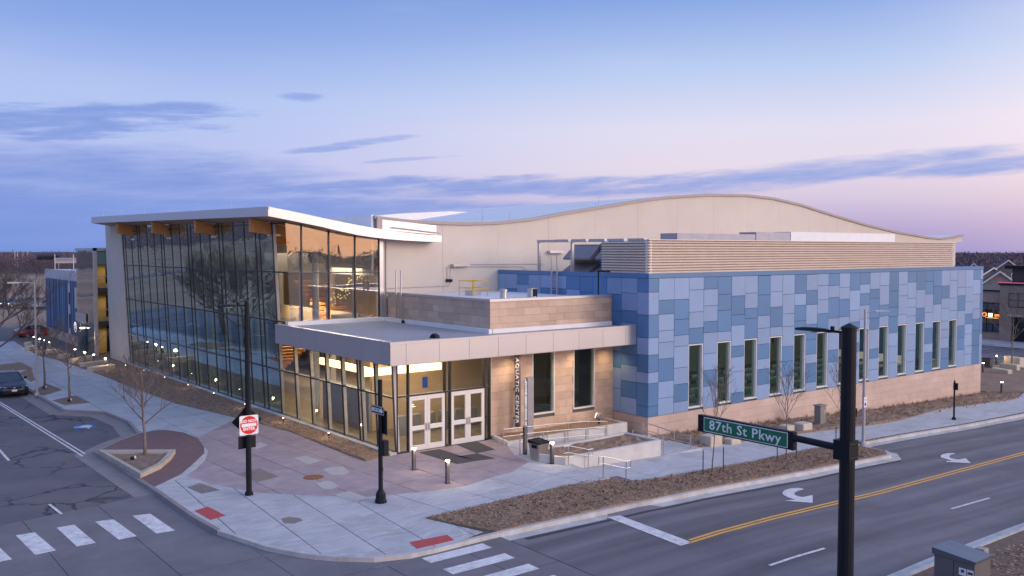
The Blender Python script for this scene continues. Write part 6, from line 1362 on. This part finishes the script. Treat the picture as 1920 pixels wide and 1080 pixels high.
for k in range(3):
    MB().box(100.0, 100.09, 17.2 + k * .8, 17.9 + k * .8, 1.75, 2.5).build('shop_window', mat('blue_grey_glass', (.05, .07, .11), .1), CB); MB().box(100.0, 100.09, 17.2 + k * .8, 17.9 + k * .8, -.1, .55).build('shop_window', mat('lit_shop_glass', (.14, .10, .08), .2), CB); MB().box(100.0, 100.09, 17.2 + k * .8, 17.9 + k * .8, -1.15, -.2).build('shop_window', mat('blue_grey_glass', (.05, .07, .11), .1), CB)
MB().tube([(99.95, 19.05, 1.05), (100.05, 19.05, 1.05)], .30, 16).build('neon_disc', emis('orange_neon', (1, .27, .02), 1.8), CB); MB().tube([(99.93, 19.05, 1.05), (99.95, 19.05, 1.05)], .17, 12).build('neon_disc_centre', mat('dark_red', (.15, .02, .01), .6), CB)
MB().box(99.95, 100.05, 18.05, 18.55, .8, 1.25).build('lit_sign', emis('white_sign', (1, .9, .65), 2.2), CB); MB().box(99.95, 100.05, 17.2, 17.75, .85, 1.15).build('lit_sign', emis('orange_neon', (1, .27, .02), 1.8), CB); MB().box(99.95, 100.05, 17.2, 18.9, .62, .70).build('lit_sign', emis('amber_strip', (1, .6, .2), 1.2), CB)
MB().box(99.5, 99.59, 9, 15.85, 2.2, 4.0).build('window_recess', blackm, CB)
for k in range(6):
    for j in range(2): MB().box(99.45, 99.49, 9.1 + k * 1.12, 10.15 + k * 1.12, 2.3 + j * .85, 3.07 + j * .85).build('window', mat('reflect_window', (.18, .17, .16), .15), CB)
MB().box(99.5, 99.59, 8, 15.4, -2.1, 1.0).build('porch_opening', blackm, CB); MB().box(99.3, 99.49, 8, 15.9, 1.0, 1.3).build('lintel', mat('pale_lintel', (.42, .36, .31), .8), CB)
def house(loc, w_, d_, h_, rise, rz, lab, col, sc=1):
    t = thing('house', lab, 'house', loc, rz, 'suburban houses behind the shops')
    MB().box(-w_ / 2, w_ / 2, 0, d_, 0, h_).prismY([(-w_ / 2, h_), (w_ / 2, h_), (0, h_ + rise)], .02, d_).build('wall', mat(col[0], col[1], .8), t, local=True)
    ov = .5; sl_ = rise / (w_ / 2)
    for s in (-1, 1): MB().prismY([(0, h_ + rise + .02), (0, h_ + rise + .22), (s * (w_ / 2 + ov), h_ - ov * sl_ + .22), (s * (w_ / 2 + ov), h_ - ov * sl_ + .02)], -.4, d_).build('roof', mat('dark_shingles', (.06, .05, .058), .9, noise=.2, nscale=1), t, local=True)
    for s in (-1, 1): MB().prismY([(0, h_ + rise - .08), (0, h_ + rise + .24), (s * (w_ / 2 + ov), h_ - ov * sl_ + .24), (s * (w_ / 2 + ov), h_ - ov * sl_ - .08)], -.5, -.41).build('bargeboard', whitem, t, local=True)
    for x in (-w_ * .22, w_ * .22):
        f = MB().box(x - .65, x + .65, -.06, -.01, h_ * .52, h_ * .95).build('window', whitem, t, local=True); MB().box(x - .5, x + .5, -.1, -.065, h_ * .55, h_ * .92).build('pane', mat('blue_grey_glass', (.05, .07, .11), .1), f, local=True)
    return t
def at(u, v, D): return CAM + ray(u, v) * D
def hplace(u, vpeak, D, w_, d_, h_, rise, rz, lab, col):
    p = at(u, vpeak, D); house((p.x, p.y, p.z - h_ - rise), w_, d_, h_, rise, rz, lab, col)
rzc = AX - R(90) - R(27)
hplace(1875, 510, 165, 6.6, 14, 9, 2.6, rzc, 'nearest gabled house with white trim above the tan shop roof', ('house_tan', (.34, .27, .25)))
hplace(1891, 489, 200, 5.6, 16, 11, 2.2, rzc, 'house with small white trimmed gable peeking over the dark roof', ('house_brown', (.20, .16, .16)))
hplace(1826, 495, 210, 5.2, 14, 11, 2.4, rzc, 'house whose white gable tip shows over the blue wing', ('house_brown', (.20, .16, .16)))
hplace(1862, 503, 185, 9, 12, 10, 3, rzc + .4, 'broad dark roofed house between the gabled ones', ('house_grey', (.17, .15, .17)))
# ================================================================== WOODS
def woods(name, lab, azr, dr, n, hr, tri=60, seed=5, wr=(3, 6), dens=None):
    rr = random.Random(seed); vs = []; fs = []
    for i in range(n):
        a = R(rr.uniform(*azr)); D = dr[0] * (dr[1] / dr[0]) ** rr.random(); p = CAM + (FWD * math.cos(a) + RGT * math.sin(a)) * D; x, y = p.x, p.y; zb = g(x) - .3
        h = rr.uniform(*hr); w_ = rr.uniform(*wr)
        for k in range(tri):
            th = rr.uniform(0, 6.28); ph_2 = rr.uniform(-1, 1); r_ = rr.random() ** .4; cx_ = x + w_ * r_ * math.cos(th) * math.sqrt(1 - ph_2 * ph_2 * .8); cy_ = y + w_ * r_ * math.sin(th) * math.sqrt(1 - ph_2 * ph_2 * .8); cz_ = zb + h * (.5 + .5 * ph_2 * r_)
            s_ = rr.uniform(.4, 1.0) * (h / 10) * (.8 if tri > 60 else 1.3); q = len(vs); a2 = rr.uniform(0, 6.28)
            vs += [(cx_ - s_ * math.cos(a2) * .5, cy_ - s_ * math.sin(a2) * .5, cz_), (cx_ + s_ * math.cos(a2) * .5, cy_ + s_ * math.sin(a2) * .5, cz_), (cx_ + rr.uniform(-.3, .3), cy_ + rr.uniform(-.3, .3), cz_ + s_ * rr.uniform(.5, 1.2))]; fs.append((q, q + 1, q + 2))
    me = bpy.data.meshes.new(name); me.from_pydata(vs, [], fs); me.materials.append(farwood); o = bpy.data.objects.new(name, me); COL.objects.link(o); tag(o, lab, 'woodland', None, 'stuff'); return o
woods('distant_woodland', 'band of bare brown woodland on the left horizon', (-34, -19), (480, 1500), 900, (7, 11.5), 150, 5, (5, 11))
woods('distant_woodland', 'band of dark bare woodland on the right horizon', (24, 34), (260, 1500), 800, (6, 11.5), 130, 6, (5, 11))
woods('distant_woodland', 'woodland ringing the horizon beyond the buildings and streets', (34, 326), (380, 900), 2200, (8, 14), 40, 7, (8, 14))
woods('hedgerow', 'patch of brown scrub in the field at the left', (-31, -28.3), (250, 380), 12, (2, 3.5), 70, 9, (2, 4))

# far left poles and sheds
pm = mat('pale_pole', (.5, .47, .48), .7)
for i, (u, v0, v1) in enumerate(((28, 489, 471), (33, 489, 473), (43, 484, 473), (52, 483, 472), (103, 494, 477), (110, 492, 477), (138, 498, 477))):
    D = 9.5 * F / (v0 + 14 - HY); D = min(D, 560); a = at(u, v0, D); c = at(u, v1, D); b = MB(); b.tube([(0, 0, -4), (0, 0, c.z - a.z)], .22, 5); o = b.build('utility_pole', pm, None); o.location = a; tag(o, 'distant pale pole in the left tree line, %s from the left' % ['first', 'second', 'third', 'fourth', 'fifth', 'sixth', 'seventh'][i], 'pole', 'distant poles at the left')
for (u, v, w_, h_, lab, m) in ((90, 481, 9, 2.5, 'distant dark roofed shed in the left tree line', blackm), (134, 487, 14, 2.2, 'distant long pale building left of the glazed tower', mat('far_pale_wall', (.38, .34, .38), .8)), (78, 575, 3.5, 1.6, 'teal container beside the far road', mat('teal_container', (.05, .16, .18), .7))):
    D = 420 if v < 500 else 150; p = at(u, v, D); t = thing('shed', lab, 'shed', p, AX - R(90) + R(25)); MB().box(-w_ / 2, w_ / 2, 0, 8 if v < 500 else 2.4, -1.6 if v < 500 else -h_, 0).build('wall', m, t, local=True); MB().prismX([(-.5, 0), (8.5 if v < 500 else 2.9, 0), (4 if v < 500 else 1.2, h_ * .4)], -w_ / 2 - .4, w_ / 2 + .4).build('roof', mat('far_roof', (.3, .27, .31), .8) if v != 481 else blackm, t, local=True)
